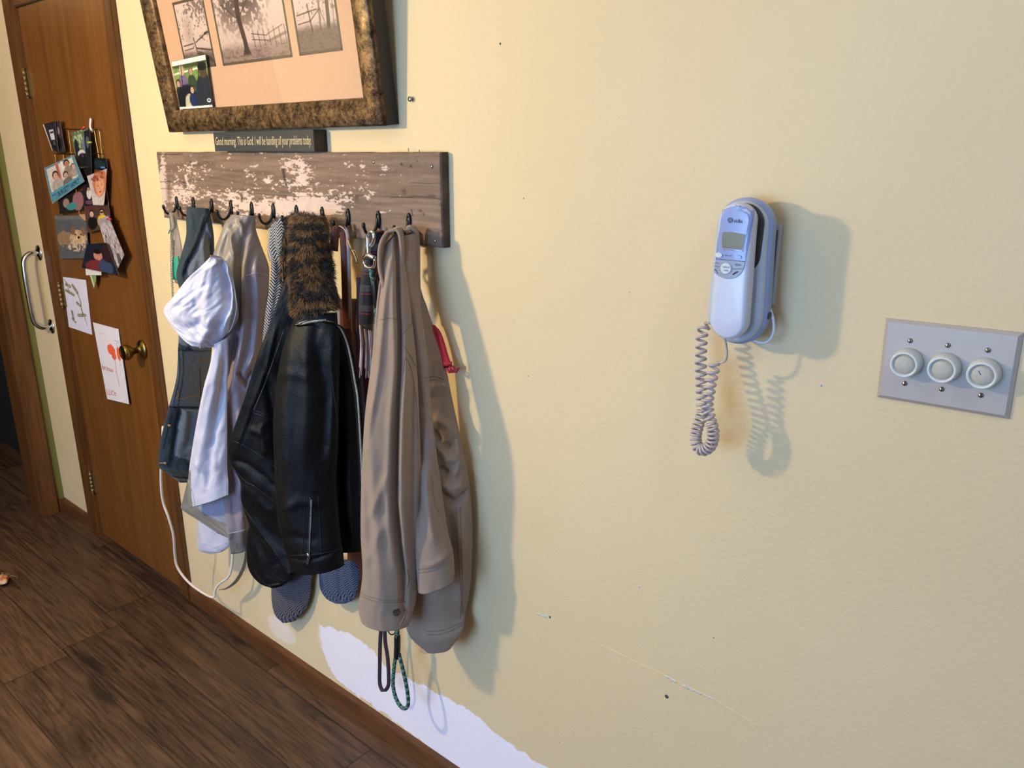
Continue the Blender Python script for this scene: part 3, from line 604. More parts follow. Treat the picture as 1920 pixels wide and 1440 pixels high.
def slab(name, x0, x1, z0, z1, n0, n1, m, parent):
    V = [fpt(x, z, n) for n in (n0, n1) for x, z in ((x0, z0), (x1, z0), (x1, z1), (x0, z1))]
    return meshobj(name, V, [(0, 1, 2, 3), (4, 5, 6, 7), (0, 1, 5, 4), (1, 2, 6, 5), (2, 3, 7, 6), (3, 0, 4, 7)], m, parent, smooth=False)
slab('mat_board', MW-.004, FW-MW+.004, MW-.004, FH-MW+.004, -.012, -.008, M['mat'], frame)
slab('glass', MW-.004, FW-MW+.004, MW-.004, FH-MW+.004, -.0042, -.0028, M['glass'], frame)
def grid_print(name, x0, x1, z0, z1, n, painter, m, parent, nu=220, nv=180):
    U, Vv = np.meshgrid(np.linspace(0, 1, nu), np.linspace(0, 1, nv)); P = FO+ux*(x0+(x1-x0)*U)[..., None]+uz*(z1+(z0-z1)*Vv)[..., None]+un*n; idx = np.arange(nu*nv).reshape(nv, nu)
    f = np.stack([idx[:-1, :-1], idx[1:, :-1], idx[1:, 1:], idx[:-1, 1:]], -1).reshape(-1, 4).tolist(); o = meshobj(name, P.reshape(-1, 3), f, m, parent, smooth=False, recalc=False); setcol(o, painter(U, Vv).reshape(-1, 3)); return o
def L3(c): return np.array(hx(c))
def mixc(c, k, d): return c*(1-k[..., None])+L3(d)*k[..., None]
def sepia_tree(kind):
    def f(u, v):   # v down, v=1 bottom
        c = np.tile(L3('#cfb7ac'), (*u.shape, 1)); c = mixc(c, sst(v, .30, .75)*.35, '#b89c92')
        gl = {0: .72, 1: .80, 2: .62}[kind]
        c = mixc(c, sst(v+(fbm(u*8, v*8, 4)-.5)*.05, gl-.02, gl+.12)*.85, '#57453f' if kind != 1 else '#836a62')
        c = mixc(c, sst(fbm(u*30, v*60, 8), .45, .7)*sst(v, gl, gl+.1)*.5, '#3d302c')
        def bar(x0, y0, x1, y1, wd, col='#352722', a=.9):
            nonlocal c
            d, _, _ = seg_dist(np.stack([u, v], -1), [(x0, y0), (x1, y1)]); c = mixc(c, a*sst(d, wd, wd*.5), col)
        if kind == 1:
            tx = .37+.02*np.sin(v*9); wd = .032+.05*sst(v, .82, .98)**2+.012*(1-v)
            c = mixc(c, sst(np.abs(u-tx)+(fbm(u*40, v*20, 3)-.5)*.01, wd, wd*.8)*sst(v, .97, .93), '#3b2b26')
            for a in [(.37, .45, .22, .12, .018), (.38, .4, .50, .05, .02), (.37, .55, .6, .3, .010), (.37, .6, .12, .4, .010), (.5, .05, .7, .0, .01)]: bar(*a)
            lf = fbm(u*34, v*30, 14, 4); env = np.exp(-(((u-.38)/.42)**4+((v-.2)/.52)**4)); c = mixc(c, sst(lf+env*.36, .66, .74)*env*.95, '#4a3831')
            for k in range(7): bar(.52+k*.075, .70+.02*(k % 2), .53+k*.075, .88, .006)
            bar(.5, .74, .72, .78, .007); bar(.5, .80, .72, .83, .007); bar(.72, .77, .95, .70, .006); bar(.72, .84, .98, .78, .02, a=.6)
        elif kind == 0:
            lf = fbm(u*22, v*26, 5, 4); env = np.exp(-(((u-.75)/.4)**2+((v-.08)/.25)**2)); c = mixc(c, sst(lf+env*.35, .68, .78)*.8, '#54423c')
            env = np.exp(-(((u-.33)/.16)**4+((v-.42)/.22)**4)); c = mixc(c, env*.4, '#8d7468')
            bar(.05, .66, .42, .64, .014); bar(.05, .73, .4, .71, .012); bar(.45, .56, .50, .82, .022); bar(.5, .63, .95, .50, .016); bar(.5, .72, 1, .78, .02); bar(.55, .8, 1, .95, .05, a=.8); bar(.85, .52, 1, .5, .03)
        else:
            for x, wd, a in [(.60, .028, .7), (.80, .05, .95), (.93, .018, .5), (.7, .01, .3)]:
                c = mixc(c, a*sst(np.abs(u-x-.02*np.sin(v*5)), wd, wd*.7)*sst(v, .78, .70), '#45352f')
            lf = fbm(u*26, v*30, 6, 4); env = np.exp(-(((u-.75)/.4)**2+((v-.12)/.28)**2)); c = mixc(c, sst(lf+env*.3, .66, .78)*.7, '#5a473f')
            bar(.05, .50, .55, .46, .014); bar(.05, .62, .35, .60, .012); bar(.34, .38, .38, .74, .020); bar(.36, .6, .62, .46, .012); bar(.62, .44, .7, .62, .01)
        return c
    return f
# windows of the mat, traced where their lower corners show
def win(bl, br, ht, kind):
    a, b = onframe(*bl, -.008), onframe(*br, -.008); z = (a[1]+b[1])/2; x0, x1 = a[0], b[0]; e = .006
    grid_print('print', x0+e, x1-e, z+e, z+ht-e, -.0079, sepia_tree(kind), M['printm'], frame)
    for q in [(x0, x1, z, z+e), (x0, x1, z+ht-e, z+ht), (x0, x0+e, z, z+ht), (x1-e, x1, z, z+ht)]: slab('mat_bevel', *q, -.0079, -.0074, M['bevel'], frame)
win((349, 130), (406, 126), .158, 0); win((419, 124), (549, 107), .22, 1); win((562, 105), (643, 94.5), .158, 2)
# ------------------------------------------------------------------ photos: curved prints with painted pictures
def photo(name, quad, d, painter, label=None, cat='photo', parent=None, bow=.0, m=None, nu=56, nv=56, conv=None, bend=0., group=None, thick=.0005):
    conv = conv or (lambda a, b, dd: at(a, b, -dd))
    ds = d if isinstance(d, (list, tuple)) else [d]*4
    q = np.array([conv(a, b, dd) for (a, b), dd in zip(quad, ds)]); U, Vv = np.meshgrid(np.linspace(0, 1, nu), np.linspace(0, 1, nv))
    u, v = U[..., None], Vv[..., None]; P = (q[0]*(1-u)+q[1]*u)*(1-v)+(q[3]*(1-u)+q[2]*u)*v
    P[..., 1] -= bow*np.sin(PI*Vv)+bend*(Vv**2); idx = np.arange(nu*nv).reshape(nv, nu); K = nu*nv
    f = np.stack([idx[:-1, :-1], idx[1:, :-1], idx[1:, 1:], idx[:-1, 1:]], -1).reshape(-1, 4)
    Bk = P.copy(); Bk[..., 1] += thick; rim = list(idx[0])+list(idx[1:, -1])+list(idx[-1, -2::-1])+list(idx[-2:0:-1, 0]); n = len(rim)
    fc = f.tolist()+(f[:, ::-1]+K).tolist()+[(int(rim[i]), int(rim[i])+K, int(rim[(i+1) % n])+K, int(rim[(i+1) % n])) for i in range(n)]
    o = meshobj(name, np.vstack([P.reshape(-1, 3), Bk.reshape(-1, 3)]), fc, m or M['photo'], parent, recalc=False); c = painter(U, Vv).reshape(-1, 3); setcol(o, np.vstack([c, np.tile(L3('#b8b2ac'), (K, 1))]))
    if label: tag(o, label, cat, group)
    return o
def scene_paint(bg, shapes, nzv=.25, border=0., bcol='#d8d4d0', scale=9):
    def f(u, v):
        c = np.tile(L3(bg), (*u.shape, 1))*(1+nzv*2*(fbm(u*scale, v*scale, 5)-.5))[..., None]
        for s in shapes:
            k, col = s[0], s[-1]; jit = (fbm(u*14+s[1]*9, v*14, 2)-.5)*.03
            if k == 'e': d = ((u-s[1])/s[3])**2+((v-s[2])/s[4])**2; c = mixc(c, sst(d+jit*9, 1.22, .82), col)
            elif k == 'r': c = mixc(c, ((u > s[1]) & (v > s[2]) & (u < s[3]) & (v < s[4])).astype(float), col)
            elif k == 'l': d, _, _ = seg_dist(np.stack([u, v], -1), s[1:-2][0] if isinstance(s[1], list) else [(s[1], s[2]), (s[3], s[4])]); c = mixc(c, sst(d, s[-2], s[-2]*.7), col)
            elif k == 'n': d = ((u-s[1])/s[3])**2+((v-s[2])/s[4])**2; c = mixc(c, sst(d, 1.2, .8)*sst(fbm(u*s[5], v*s[5], 12), .45, .55), col)
        c = c*(1+.5*(fbm(u*26+3, v*26, 41, 3)-.5))[..., None]
        if border: c = mixc(c, ((u < border) | (u > 1-border) | (v < border) | (v > 1-border)).astype(float), bcol)
        return c
    return f
def person_s(x, y, s, hair, skin, shirt):
    return [('e', x, y+.42*s, .24*s, .30*s, shirt), ('e', x, y-.02*s, .13*s, .16*s, hair), ('e', x, y+.02*s, .095*s, .13*s, skin), ('e', x, y+.07*s, .04*s, .012*s, '#8c4a3c'), ('e', x-.035*s, y-.01*s, .014*s, .012*s, hair), ('e', x+.035*s, y-.01*s, .014*s, .012*s, hair)]
# snapshot tucked in the frame's corner, lying on the glass
photo('snapshot', [(321, 116), (385, 102), (399, 201), (337, 205)], 0, scene_paint('#6d8746', [('e', .5, .08, .6, .10, '#3c4a28'), ('l', 0, .27, 1, .2, .022, '#c9cabb')]+person_s(.26, .22, .62, '#a58f78', '#c09a86', '#6b5a78')+person_s(.52, .26, .5, '#6b4f3d', '#b08a76', '#33422e')+person_s(.1, .46, .5, '#3a2a24', '#b08a76', '#25252c')+[('e', .33, .85, .33, .35, '#15181f'), ('e', .36, .92, .14, .22, '#b3aa92')]+person_s(.48, .62, .5, '#2c211c', '#c39b85', '#1d2c50')+[('e', .86, .75, .28, .42, '#232a35'), ('e', .86, .26, .11, .17, '#4a3a30'), ('e', .86, .2, .13, .08, '#1b1d22'), ('e', .92, .86, .055, .04, '#c9ccd0'), ('e', .92, .86, .03, .02, '#232a35'), ('l', .27, .05, .2, .7, .012, '#15181f'), ('l', .78, .05, .7, .5, .012, '#15181f'), ('r', 0, 0, 1, .10, '#d8d4cf'), ('r', 0, .955, 1, 1, '#d8d4cf')]), 'white bordered family snapshot tucked into the lower left corner of the bronze picture frame', nu=90, nv=120,
      conv=lambda a, b, dd: (lambda q: fpt(q[0], q[1], .0008))(onframe(a, b, .0008)))

# ================================================================== DOOR PAPERS AND PHOTO RACK
DY = -.0036
pr = thing('photo_rack', 'brass wire photo rack hung on the wooden door, crowded with snapshots', 'photo rack', at(140, 250, -.004))
wr = []
def wire(pts, r=.0016): wr.append(sweep(wp([(a, b, c) for a, b, c in pts], 30), r, 8))
wire([(117, 240, .012), (130, 242, .012), (170, 243, .012), (183, 242, .012), (187, 250, .012), (192, 295, .012), (196, 330, .012)])
wire([(177, 243, .008), (181, 270, .008), (186, 296, .008), (190, 330, .008)]); wire([(103, 288, .012), (135, 289, .012), (165, 289, .012), (192, 288, .012)])
wire([(103, 288, .012), (108, 330, .012), (116, 400, .012), (125, 470, .012)]); wire([(118, 288, .012), (124, 330, .012), (132, 400, .012)])
wire([(128, 243, .012), (134, 290, .012), (146, 380, .012), (160, 470, .012)], .0014); wire([(110, 388, .012), (150, 390, .012), (190, 392, .012), (201, 392, .012)]); wire([(196, 330, .012), (206, 400, .012), (216, 470, .012)])
v, f = join(wr); meshobj('wire_frame', v, f, M['wire'], pr)
v, f = join([sweep(wp([(170, 222, .014), (169, 238, .016), (174, 248, .014)], 12), .0045, 10, .4)]); meshobj('hanging_hook', v, f, M['white'], pr)
def clip(px, py, d, m, label, ang=0., L=.022):
    p = at(px, py, -d); t = thing('photo_clip', label, 'clip', p); 
    dx, dz = math.cos(ang)*L/2, math.sin(ang)*L/2
    v, f = join([sweep([(p[0]-dx, p[1]+s*.003, p[2]-dz), (p[0]+dx, p[1]+s*.0015, p[2]+dz)], [.0032, .0030], 8, .5) for s in (-1, 1)]); meshobj('jaw', v, f, m, t)
    return t
R_ = scene_paint
fam = R_('#b3a79c', [('r', 0, 0, 1, 1, '#5b7f92'), ('r', .06, .06, .92, .72, '#c9bfb6'), ('l', .42, .06, .42, .6, .05, '#b35a50'), ('l', .58, .06, .58, .6, .04, '#d9cfc6')]+person_s(.30, .34, .75, '#2e1e18', '#c99a82', '#a99c92')+person_s(.72, .16, .7, '#2b211c', '#a87a62', '#8f7a6b')+person_s(.60, .48, .62, '#231a16', '#c39a84', '#6e625c')+person_s(.88, .34, .5, '#4a3022', '#c19c88', '#9b8c84')+[('r', 0, .72, 1, 1, '#4f8a9c'), ('r', .92, 0, 1, 1, '#5b7f92')], nzv=.05)
def dp(name, quad, d, painter, label, **k): return photo(name, quad, d, painter, label, 'photo', **k)
dp('snapshot', [(80, 233), (103, 227), (110, 285), (98, 283)], .028, R_('#2b2830', [('r', .35, .25, .75, .6, '#c9c4c8'), ('l', .42, .35, .7, .33, .04, '#222'+'222'), ('r', 0, 0, .08, 1, '#d8d2cc')]+person_s(.6, .7, .5, '#1a1614', '#8e6a5a', '#15151a')), 'fanned out dark snapshot with white edge sticking up at top left of the door rack')
dp('snapshot', [(102, 229), (112, 226), (122, 284), (106, 288)], .022, R_('#3a2f36', [('e', .5, .3, .2, .12, '#8d6f78'), ('e', .5, .7, .3, .2, '#17171c')]), 'narrow dark snapshot beside the fanned one at top left of the door rack')
dp('snapshot', [(133, 248), (164, 240), (171, 313), (146, 316)], .024, R_('#55604a', [('n', .5, .22, .45, .25, 14, '#9aa884'), ('e', .2, .5, .14, .3, '#1f2329'), ('e', .75, .5, .16, .35, '#5b6780'), ('e', .45, .62, .25, .1, '#c6bfc4'), ('e', .5, .8, .4, .2, '#16171b'), ('e', .5, .66, .08, .06, '#453048')]), 'tall snapshot of people under leafy trees at the top middle of the door rack')
dp('snapshot', [(157, 246), (168, 243), (172, 316), (163, 316)], .027, R_('#1c1f22', [('e', .5, .3, .3, .15, '#4a5560')]), 'thin very dark snapshot overlapping the leafy tree photo on the door rack')
dp('snapshot', [(171, 295), (199, 297), (202, 322), (172, 316)], .016, R_('#10181a', [('e', .5, .5, .4, .3, '#1d2a2c')]), 'near black snapshot at the upper right of the door rack under the brass wire')
dp('snapshot', [(140, 300), (172, 312), (170, 345), (146, 350)], .014, R_('#191617', [('e', .4, .5, .3, .3, '#2b2423')]), 'dark snapshot in the middle of the rack behind the teal family card')
dp('snapshot', [(108, 370), (158, 356), (160, 392), (112, 402)], .018, R_('#231d1f', [('e', .3, .45, .12, .25, '#96786a'), ('e', .75, .5, .2, .5, '#8a5f62'), ('e', .5, .7, .2, .2, '#3f7d80')]), 'snapshot showing below the teal family card with a dark ground')
fc = dp('family_card', [(83, 315), (138, 290), (156, 340), (96, 382)], .034, fam, 'teal edged family card with four smiling people clipped at the left of the rack', bend=-.004, nu=110, nv=90); fc['category'] = 'card'
b_ = bvh_of([fc]); text_on('card_lettering', b_, 'BURGETT FAMILY', [(108, 360), (147, 333.5), (150.5, 342), (111.5, 368.5)], M['ink'], fc, .0006)
text_on('card_lettering', b_, 'and family', [(98, 366), (105, 362), (106, 365), (99, 369)], M['ink'], fc, .0006)
dp('snapshot', [(163, 330), (200, 316), (198, 385), (178, 384)], .024, R_('#b5a9a6', [('e', .62, .35, .42, .40, '#b46a4c'), ('e', .62, .44, .26, .28, '#c98f70'), ('n', .55, .14, .38, .13, 18, '#7d4030'), ('e', .52, .42, .04, .015, '#54301f'), ('e', .74, .40, .04, .015, '#54301f'), ('e', .65, .50, .03, .03, '#b5765a'), ('e', .65, .60, .09, .02, '#8a4034'), ('r', 0, .75, .5, 1, '#bcb4ae')], nzv=.1), 'close up snapshot of a laughing red haired baby at the right of the door rack', bend=.006)
dp('snapshot', [(155, 348), (175, 345), (180, 385), (158, 385)], .020, R_('#241a20', [('e', .5, .45, .2, .25, '#c6c0c0'), ('e', .5, .22, .12, .09, '#a87d6a'), ('e', .5, .85, .4, .1, '#5d3f4f')]), 'small dark snapshot of a figure in white left of the baby photo')
dp('snapshot', [(158, 386), (203, 384), (208, 425), (163, 437)], .022, R_('#4d3730', person_s(.28, .32, .85, '#2b1a14', '#c39a84', '#17161a')+person_s(.70, .30, .85, '#20150f', '#c4987c', '#c9a92e')+[('e', .70, .30, .09, .035, '#241c1c'), ('e', .28, .07, .2, .09, '#5a2a34')], nzv=.15), 'snapshot of two women, one in a yellow shirt with dark glasses')
dog = R_('#55565a', [('r', 0, 0, 1, .1, '#6a6662'), ('n', .30, .55, .30, .2, 20, '#a08468'), ('e', .25, .52, .25, .15, '#8f7356'), ('e', .70, .50, .25, .17, '#b3906c'), ('n', .70, .55, .27, .18, 25, '#c9ab86'), ('e', .55, .36, .07, .09, '#7d5b41'), ('e', .88, .38, .06, .1, '#7d5b41'), ('e', .72, .51, .04, .03, '#16110f'), ('e', .62, .44, .025, .02, '#16110f'), ('e', .80, .44, .025, .02, '#16110f'), ('n', .62, .72, .3, .12, 22, '#c2a68c')], nzv=.12)
dp('snapshot', [(102, 404), (161, 404), (167, 484), (113, 485)], .014, dog, 'snapshot of a small tan terrier lying on grey carpet at the rack bottom left', nu=90, nv=90)
dp('snapshot', [(183, 412), (203, 404), (233, 478), (215, 516)], .034, R_('#8a7f84', [('n', .5, .5, .6, .6, 16, '#b3a6aa')]+person_s(.25, .42, .55, '#1e1a1c', '#a8989a', '#6b6065')+person_s(.62, .72, .5, '#1e1a1c', '#a8989a', '#554b50')), 'tilted black and white couple snapshot at the rack bottom right', nu=80, nv=80)
dp('snapshot', [(163, 458), (200, 455), (223, 516), (153, 502)], .040, R_('#1b1f2b', [('e', .5, .42, .16, .18, '#b5786a'), ('e', .5, .28, .16, .10, '#1a1312'), ('e', .45, .85, .35, .25, '#6b2a2e'), ('e', .7, .8, .2, .25, '#34415e'), ('e', .85, .35, .2, .3, '#2e1a20')], nzv=.4, scale=16), 'glossy snapshot of a grinning boy at the very bottom of the rack, tilted', nu=80, nv=80)
dp('snapshot', [(160, 500), (190, 506), (190, 516), (161, 516)], .030, R_('#d8d0cc', [], nzv=.04), 'white paper edge peeking out below the grinning boy snapshot')
dp('snapshot', [(168, 515), (180, 516), (180, 525), (176, 541)], .022, R_('#7f9a62', [('r', 0, 0, .3, 1, '#b9c49a')]), 'slim green snapshot hanging lowest below the rack')
dp('snapshot', [(148, 402), (165, 402), (164, 415), (156, 412)], .018, R_('#b58762', [], nzv=.1), 'small tan corner of a snapshot above the terrier photo')
for a in [(157, 240, .026, M['clipr'], 'red clip at the top middle of the photo rack', .3), (193, 314, .028, M['clipb'], 'blue clip above the baby snapshot on the photo rack', .0), (168, 267, .028, M['clipy'], 'yellow clip on the leafy tree snapshot', .0), (205, 411, .038, M['clipr'], 'red clip above the tilted black and white snapshot', -.0), (104, 273, .028, M['black'], 'black clip holding the fanned snapshots at top left', .2)]: clip(*a)
def camo(u, v):
    c = np.tile(L3('#cdc6d6'), (*u.shape, 1))*(1+.05*(fbm(u*9, v*9, 3)-.5))[..., None]; P = np.stack([u*.6, v], -1)
    for pl, wd in [([(.02, .05), (.12, .14)], .012), ([(.06, .14), (.16, .17)], .035), ([(.04, .26), (.24, .32)], .03), ([(.1, .22), (.16, .30)], .02), ([(.24, .14), (.34, .26)], .035), ([(.34, .26), (.40, .42)], .014), ([(.40, .42), (.40, .55), (.44, .68)], .013), ([(.30, .46), (.37, .50)], .03), ([(.38, .50), (.42, .68)], .012), ([(.30, .70), (.48, .66)], .032), ([(.44, .66), (.50, .84)], .010), ([(.14, .66), (.16, .80)], .030), ([(.12, .80), (.20, .86)], .02)]:
        d, _, _ = seg_dist(P, pl); e = d+(fbm(u*30, v*40, 7)-.5)*.012; c = mixc(c, sst(e, wd, wd*.75), '#6d6652'); c = mixc(c, sst(e, wd*.6, wd*.4)*sst(fbm(u*22, v*30, 9), .45, .6), '#a69a7c')
    return c
dr = photo('child_drawing', [(118, 519), (161, 525), (173, 628), (129, 613)], [.0045, .0045, .0050, .0045], camo, 'upper child drawing in brown camouflage strokes on white paper taped to the door', 'drawing', nu=140, nv=220, m=mat('drawing_paper', rough=.8, attr=True))
def orange(u, v):
    c = np.tile(L3('#d2cad2'), (*u.shape, 1))*(1+.06*(fbm(u*7, v*9, 3)-.5))[..., None]; P = np.stack([u*.55, v], -1)
    def e(x, y, rx, ry, col):
        nonlocal c; d = ((P[..., 0]-x)/rx)**2+((P[..., 1]-y)/ry)**2+(fbm(u*20, v*30, 2)-.5)*.5; c = mixc(c, sst(d, 1.1, .85), col)
    e(.32, .31, .085, .075, '#d8562a'); e(.36, .38, .05, .06, '#d8562a'); e(.475, .34, .04, .095, '#d8562a')
    for pl, wd, col in [([(.37, .42), (.36, .60), (.38, .78)], .006, '#c04a30'), ([(.48, .42), (.47, .5)], .005, '#a8646a'), ([(.30, .40), (.36, .41)], .004, '#7d5a5a'), ([(.44, .17), (.50, .17), (.46, .22), (.50, .26), (.44, .27)], .005, '#9a8fae'), ([(.51, .17), (.53, .26)], .005, '#9a8fae'), ([(.12, .12), (.2, .125)], .006, '#d79ab0'), ([(.34, .36), (.33, .42)], .004, '#8a2a18'), ([(.30, .55), (.34, .62), (.36, .57)], .004, '#d39a7c')]:
        d, _, _ = seg_dist(P, pl); c = mixc(c, sst(d, wd, wd*.5), col)
    c = mixc(c, sst(((P[..., 0]-.1)/.12)**2+((v-.58)/.03)**2, 1, .5)*.3, '#a8a0b0'); return c
dr2 = photo('child_drawing', [(174, 604), (222, 617), (242, 758), (201, 748)], [.005, .006, .014, .016], orange, 'lower child drawing with an orange flower and orange letters on white paper on the door', 'drawing', nu=140, nv=240, m=mat('drawing_paper', rough=.8, attr=True), bow=-.0)
bb = bvh_of([dr2]); OR = mat('orange_marker', '#d07a4c', .7)
text_on('child_writing', bb, 'for mom', [(191, 682), (212, 690), (212, 699), (191, 692)], OR, dr2, .0006); text_on('child_writing', bb, 'ELLIOt', [(196, 728), (218, 733), (218, 743), (198, 739)], OR, dr2, .0006)

# ================================================================== COATS AND THINGS ON THE HOOKS
KC = '#907b6c'
kh = thing('khaki_jacket', 'khaki cotton jacket hanging from the rightmost hook with a buttoned cuff', 'jacket', at(780, 430, -.06))
ST = mat('khaki_thread', '#78675a', .9); ST2 = mat('khaki_ridge', '#9b8670', .85)
kc_ = piece('body', [(757, 436, .055, 781, 430, .020), (757, 470, .06, 783, 470, .020), (757, 520, .065, 785, 522, .020), (762, 580, .075, 801, 580, .020), (768, 670, .085, 831, 668, .020), (772, 760, .09, 850, 758, .020), (772, 844, .10, 868, 840, .020), (772, 907, .10, 880, 905, .020), (770, 990, .10, 886, 990, .020), (764, 1094, .10, 883, 1090, .020), (758, 1150, .10, 874, 1145, .022), (768, 1188, .095, 866, 1185, .05), (800, 1220, .08, 845, 1216, .055)], M['khaki'], kh, (.034, .050),
  [([(805, 720), (832, 716), (848, 724)], .004, 5), ([(798, 740), (846, 742)], -.003, 6), ([(808, 775), (838, 790), (858, 812)], .012, 8), ([(812, 800), (828, 828), (848, 834)], -.011, 7), ([(818, 822), (840, 850), (862, 852)], .012, 9), ([(822, 868), (842, 880)], -.01, 6), ([(826, 895), (850, 905), (874, 900)], .012, 9), ([(830, 918), (856, 932), (880, 916)], -.012, 7), ([(858, 812), (866, 850), (852, 888)], .010, 6), ([(812, 560), (818, 640), (840, 740)], .006, 10), ([(845, 945), (850, 1020), (846, 1090)], -.006, 10), ([(866, 960), (872, 1050), (866, 1130)], .006, 9), ([(800, 1120), (830, 1090), (870, 1060)], .004, 10)],
  (.004, 16, 7), KC, cn=.04, seed=1, gap=0.008)
sB = piece('sleeve', [(744, 446, .09, 779, 434, .05), (746, 520, .10, 783, 530, .06), (752, 620, .12, 797, 640, .07), (757, 700, .13, 803, 720, .08), (765, 800, .14, 812, 802, .09), (770, 900, .14, 826, 900, .09), (775, 980, .14, 839, 990, .09), (779, 1040, .14, 850, 1036, .09), (784, 1108, .135, 853, 1086, .09)], M['khaki'], kh, (.030, .02),
  [([(762, 560), (775, 700), (786, 850), (790, 1000)], -.014, 8), ([(790, 640), (800, 740), (815, 850)], .009, 8), ([(785, 860), (800, 940), (820, 1010)], .008, 9), ([(800, 1050), (826, 1040), (846, 1030)], .003, 6)], (.004, 16, 5), KC, cn=.04, seed=2, gap=0.030)
sA = piece('sleeve', [(722, 458, .11, 746, 433, .085), (716, 500, .13, 760, 500, .09), (707, 560, .15, 770, 580, .10), (697, 675, .18, 781, 680, .11), (684, 782, .20, 786, 782, .13), (678, 907, .20, 790, 907, .13), (677, 1000, .20, 788, 1000, .13), (680, 1073, .20, 784, 1080, .13), (673, 1135, .20, 779, 1130, .13), (677, 1158, .20, 766, 1172, .145)], M['khaki'], kh, (.042, .03),
  [([(741, 437), (744, 520), (748, 620), (748, 740), (750, 927), (761, 1065), (762, 1150)], -.020, 5), ([(738, 445), (738, 600), (738, 740), (738, 900), (748, 1050)], .007, 8), ([(757, 620), (760, 760), (764, 930), (772, 1060)], .010, 7), ([(732, 445), (722, 540), (710, 660), (698, 800)], .008, 7), ([(724, 470), (712, 560), (700, 680)], -.007, 4), ([(696, 790), (708, 880), (720, 1000), (722, 1120)], .006, 12), ([(700, 960), (720, 920), (738, 870)], .005, 8), ([(690, 1050), (715, 1000), (735, 960)], .004, 9), ([(690, 860), (700, 940), (706, 1040)], -.006, 9), ([(775, 700), (776, 850), (780, 1000)], -.008, 5)], (.0035, 16, 4), KC, cn=.04, seed=3, gap=0.030)
kb_ = bvh_of([kc_, sB, sA])
for pts in [[(712, 600), (728, 596), (742, 598)], [(677, 1118), (700, 1126), (730, 1130), (760, 1128)], [(678, 1113), (700, 1121), (730, 1126), (758, 1124)], [(757, 700), (760, 672), (770, 690), (779, 740), (784, 820)], [(750, 632), (765, 615), (775, 600)], [(752, 640), (766, 662), (784, 700), (794, 760)]]: seam('seam', kb_, pts, .0007, ST, kh, 50)
for pts in [[(785, 1068), (815, 1062), (838, 1048), (849, 1034)], [(787, 1074), (815, 1068), (840, 1054)], [(796, 708), (815, 706), (834, 712)], [(798, 714), (816, 712), (834, 718)], [(800, 1184), (830, 1182), (868, 1166)], [(800, 1190), (832, 1188), (867, 1172)], [(856, 950), (862, 1080), (868, 1150)], [(862, 950), (867, 1080), (862, 1160)], [(832, 920), (850, 934), (878, 914)], [(808, 890), (814, 940), (822, 960)]]: seam('seam', kb_, pts, .0007, ST, kh, 50)
seam('cuff_edge', kb_, [(758, 1128), (762, 1144), (757, 1158), (750, 1172)], .0016, ST2, kh, 20)
seam('placket', kb_, [(762, 1066), (765, 1085), (762, 1105), (760, 1126)], .002, ST2, kh, 24)
bt = hit(kb_, 743, 1147, .0015); bn = (bt-Vector(CAM)).normalized()
lathe('button', [(0, 0), (.0075, 0), (.0082, .0015), (.0075, .003), (.006, .0026), (.004, .0022), (0, .0022)], bt, -bn, mat('jacket_button', '#39342f', .35, .6), kh, 24)
for pts, wdth, th in [([(722, 540, .135), (714, 500, .13), (716, 462, .12), (728, 438, .10), (742, 430, .09), (752, 437, .085), (756, 470, .085), (757, 520, .085), (760, 580, .085)], .052, .007), ([(759, 436, .075), (768, 429, .065), (779, 436, .05), (782, 470, .045), (783, 540, .045), (788, 600, .045)], .04, .008)]:
    P = wp(pts, 70); cb = band('collar', P, wdth*np.interp(np.linspace(0, 1, 70), [0, .25, .8, 1], [.4, .75, .8, .5]), th, M['khaki'], kh, (.60, -.80, 0)); setcol(cb, np.tile(L3(KC), (len(cb.data.vertices), 1)))

# red webbing strap behind the khaki jacket
rs = piece('webbing_strap', [(800, 606, .034, 816, 610, .024), (808, 622, .034, 826, 622, .024), (815, 645, .034, 834, 643, .024), (822, 668, .034, 840, 664, .024), (829, 690, .034, 848, 688, .024)], M['red'], None, (.004, .003), [([(812, 612), (824, 640), (840, 686)], -.002, 2)], (.0008, 20, 9), seed=31); tag(rs, 'crimson red webbing strap with knotted end poking out right of the khaki jacket', 'strap')
v, f = join([sweep(smooth_path([at(838+6*k, 690-2*k, -.03), at(842+6*k, 697, -.034), at(846+7*k, 696-3*k, -.03)], 10), [.003]*10, 8) for k in range(3)]); meshobj('knotted_end', v, f, M['red'], rs)

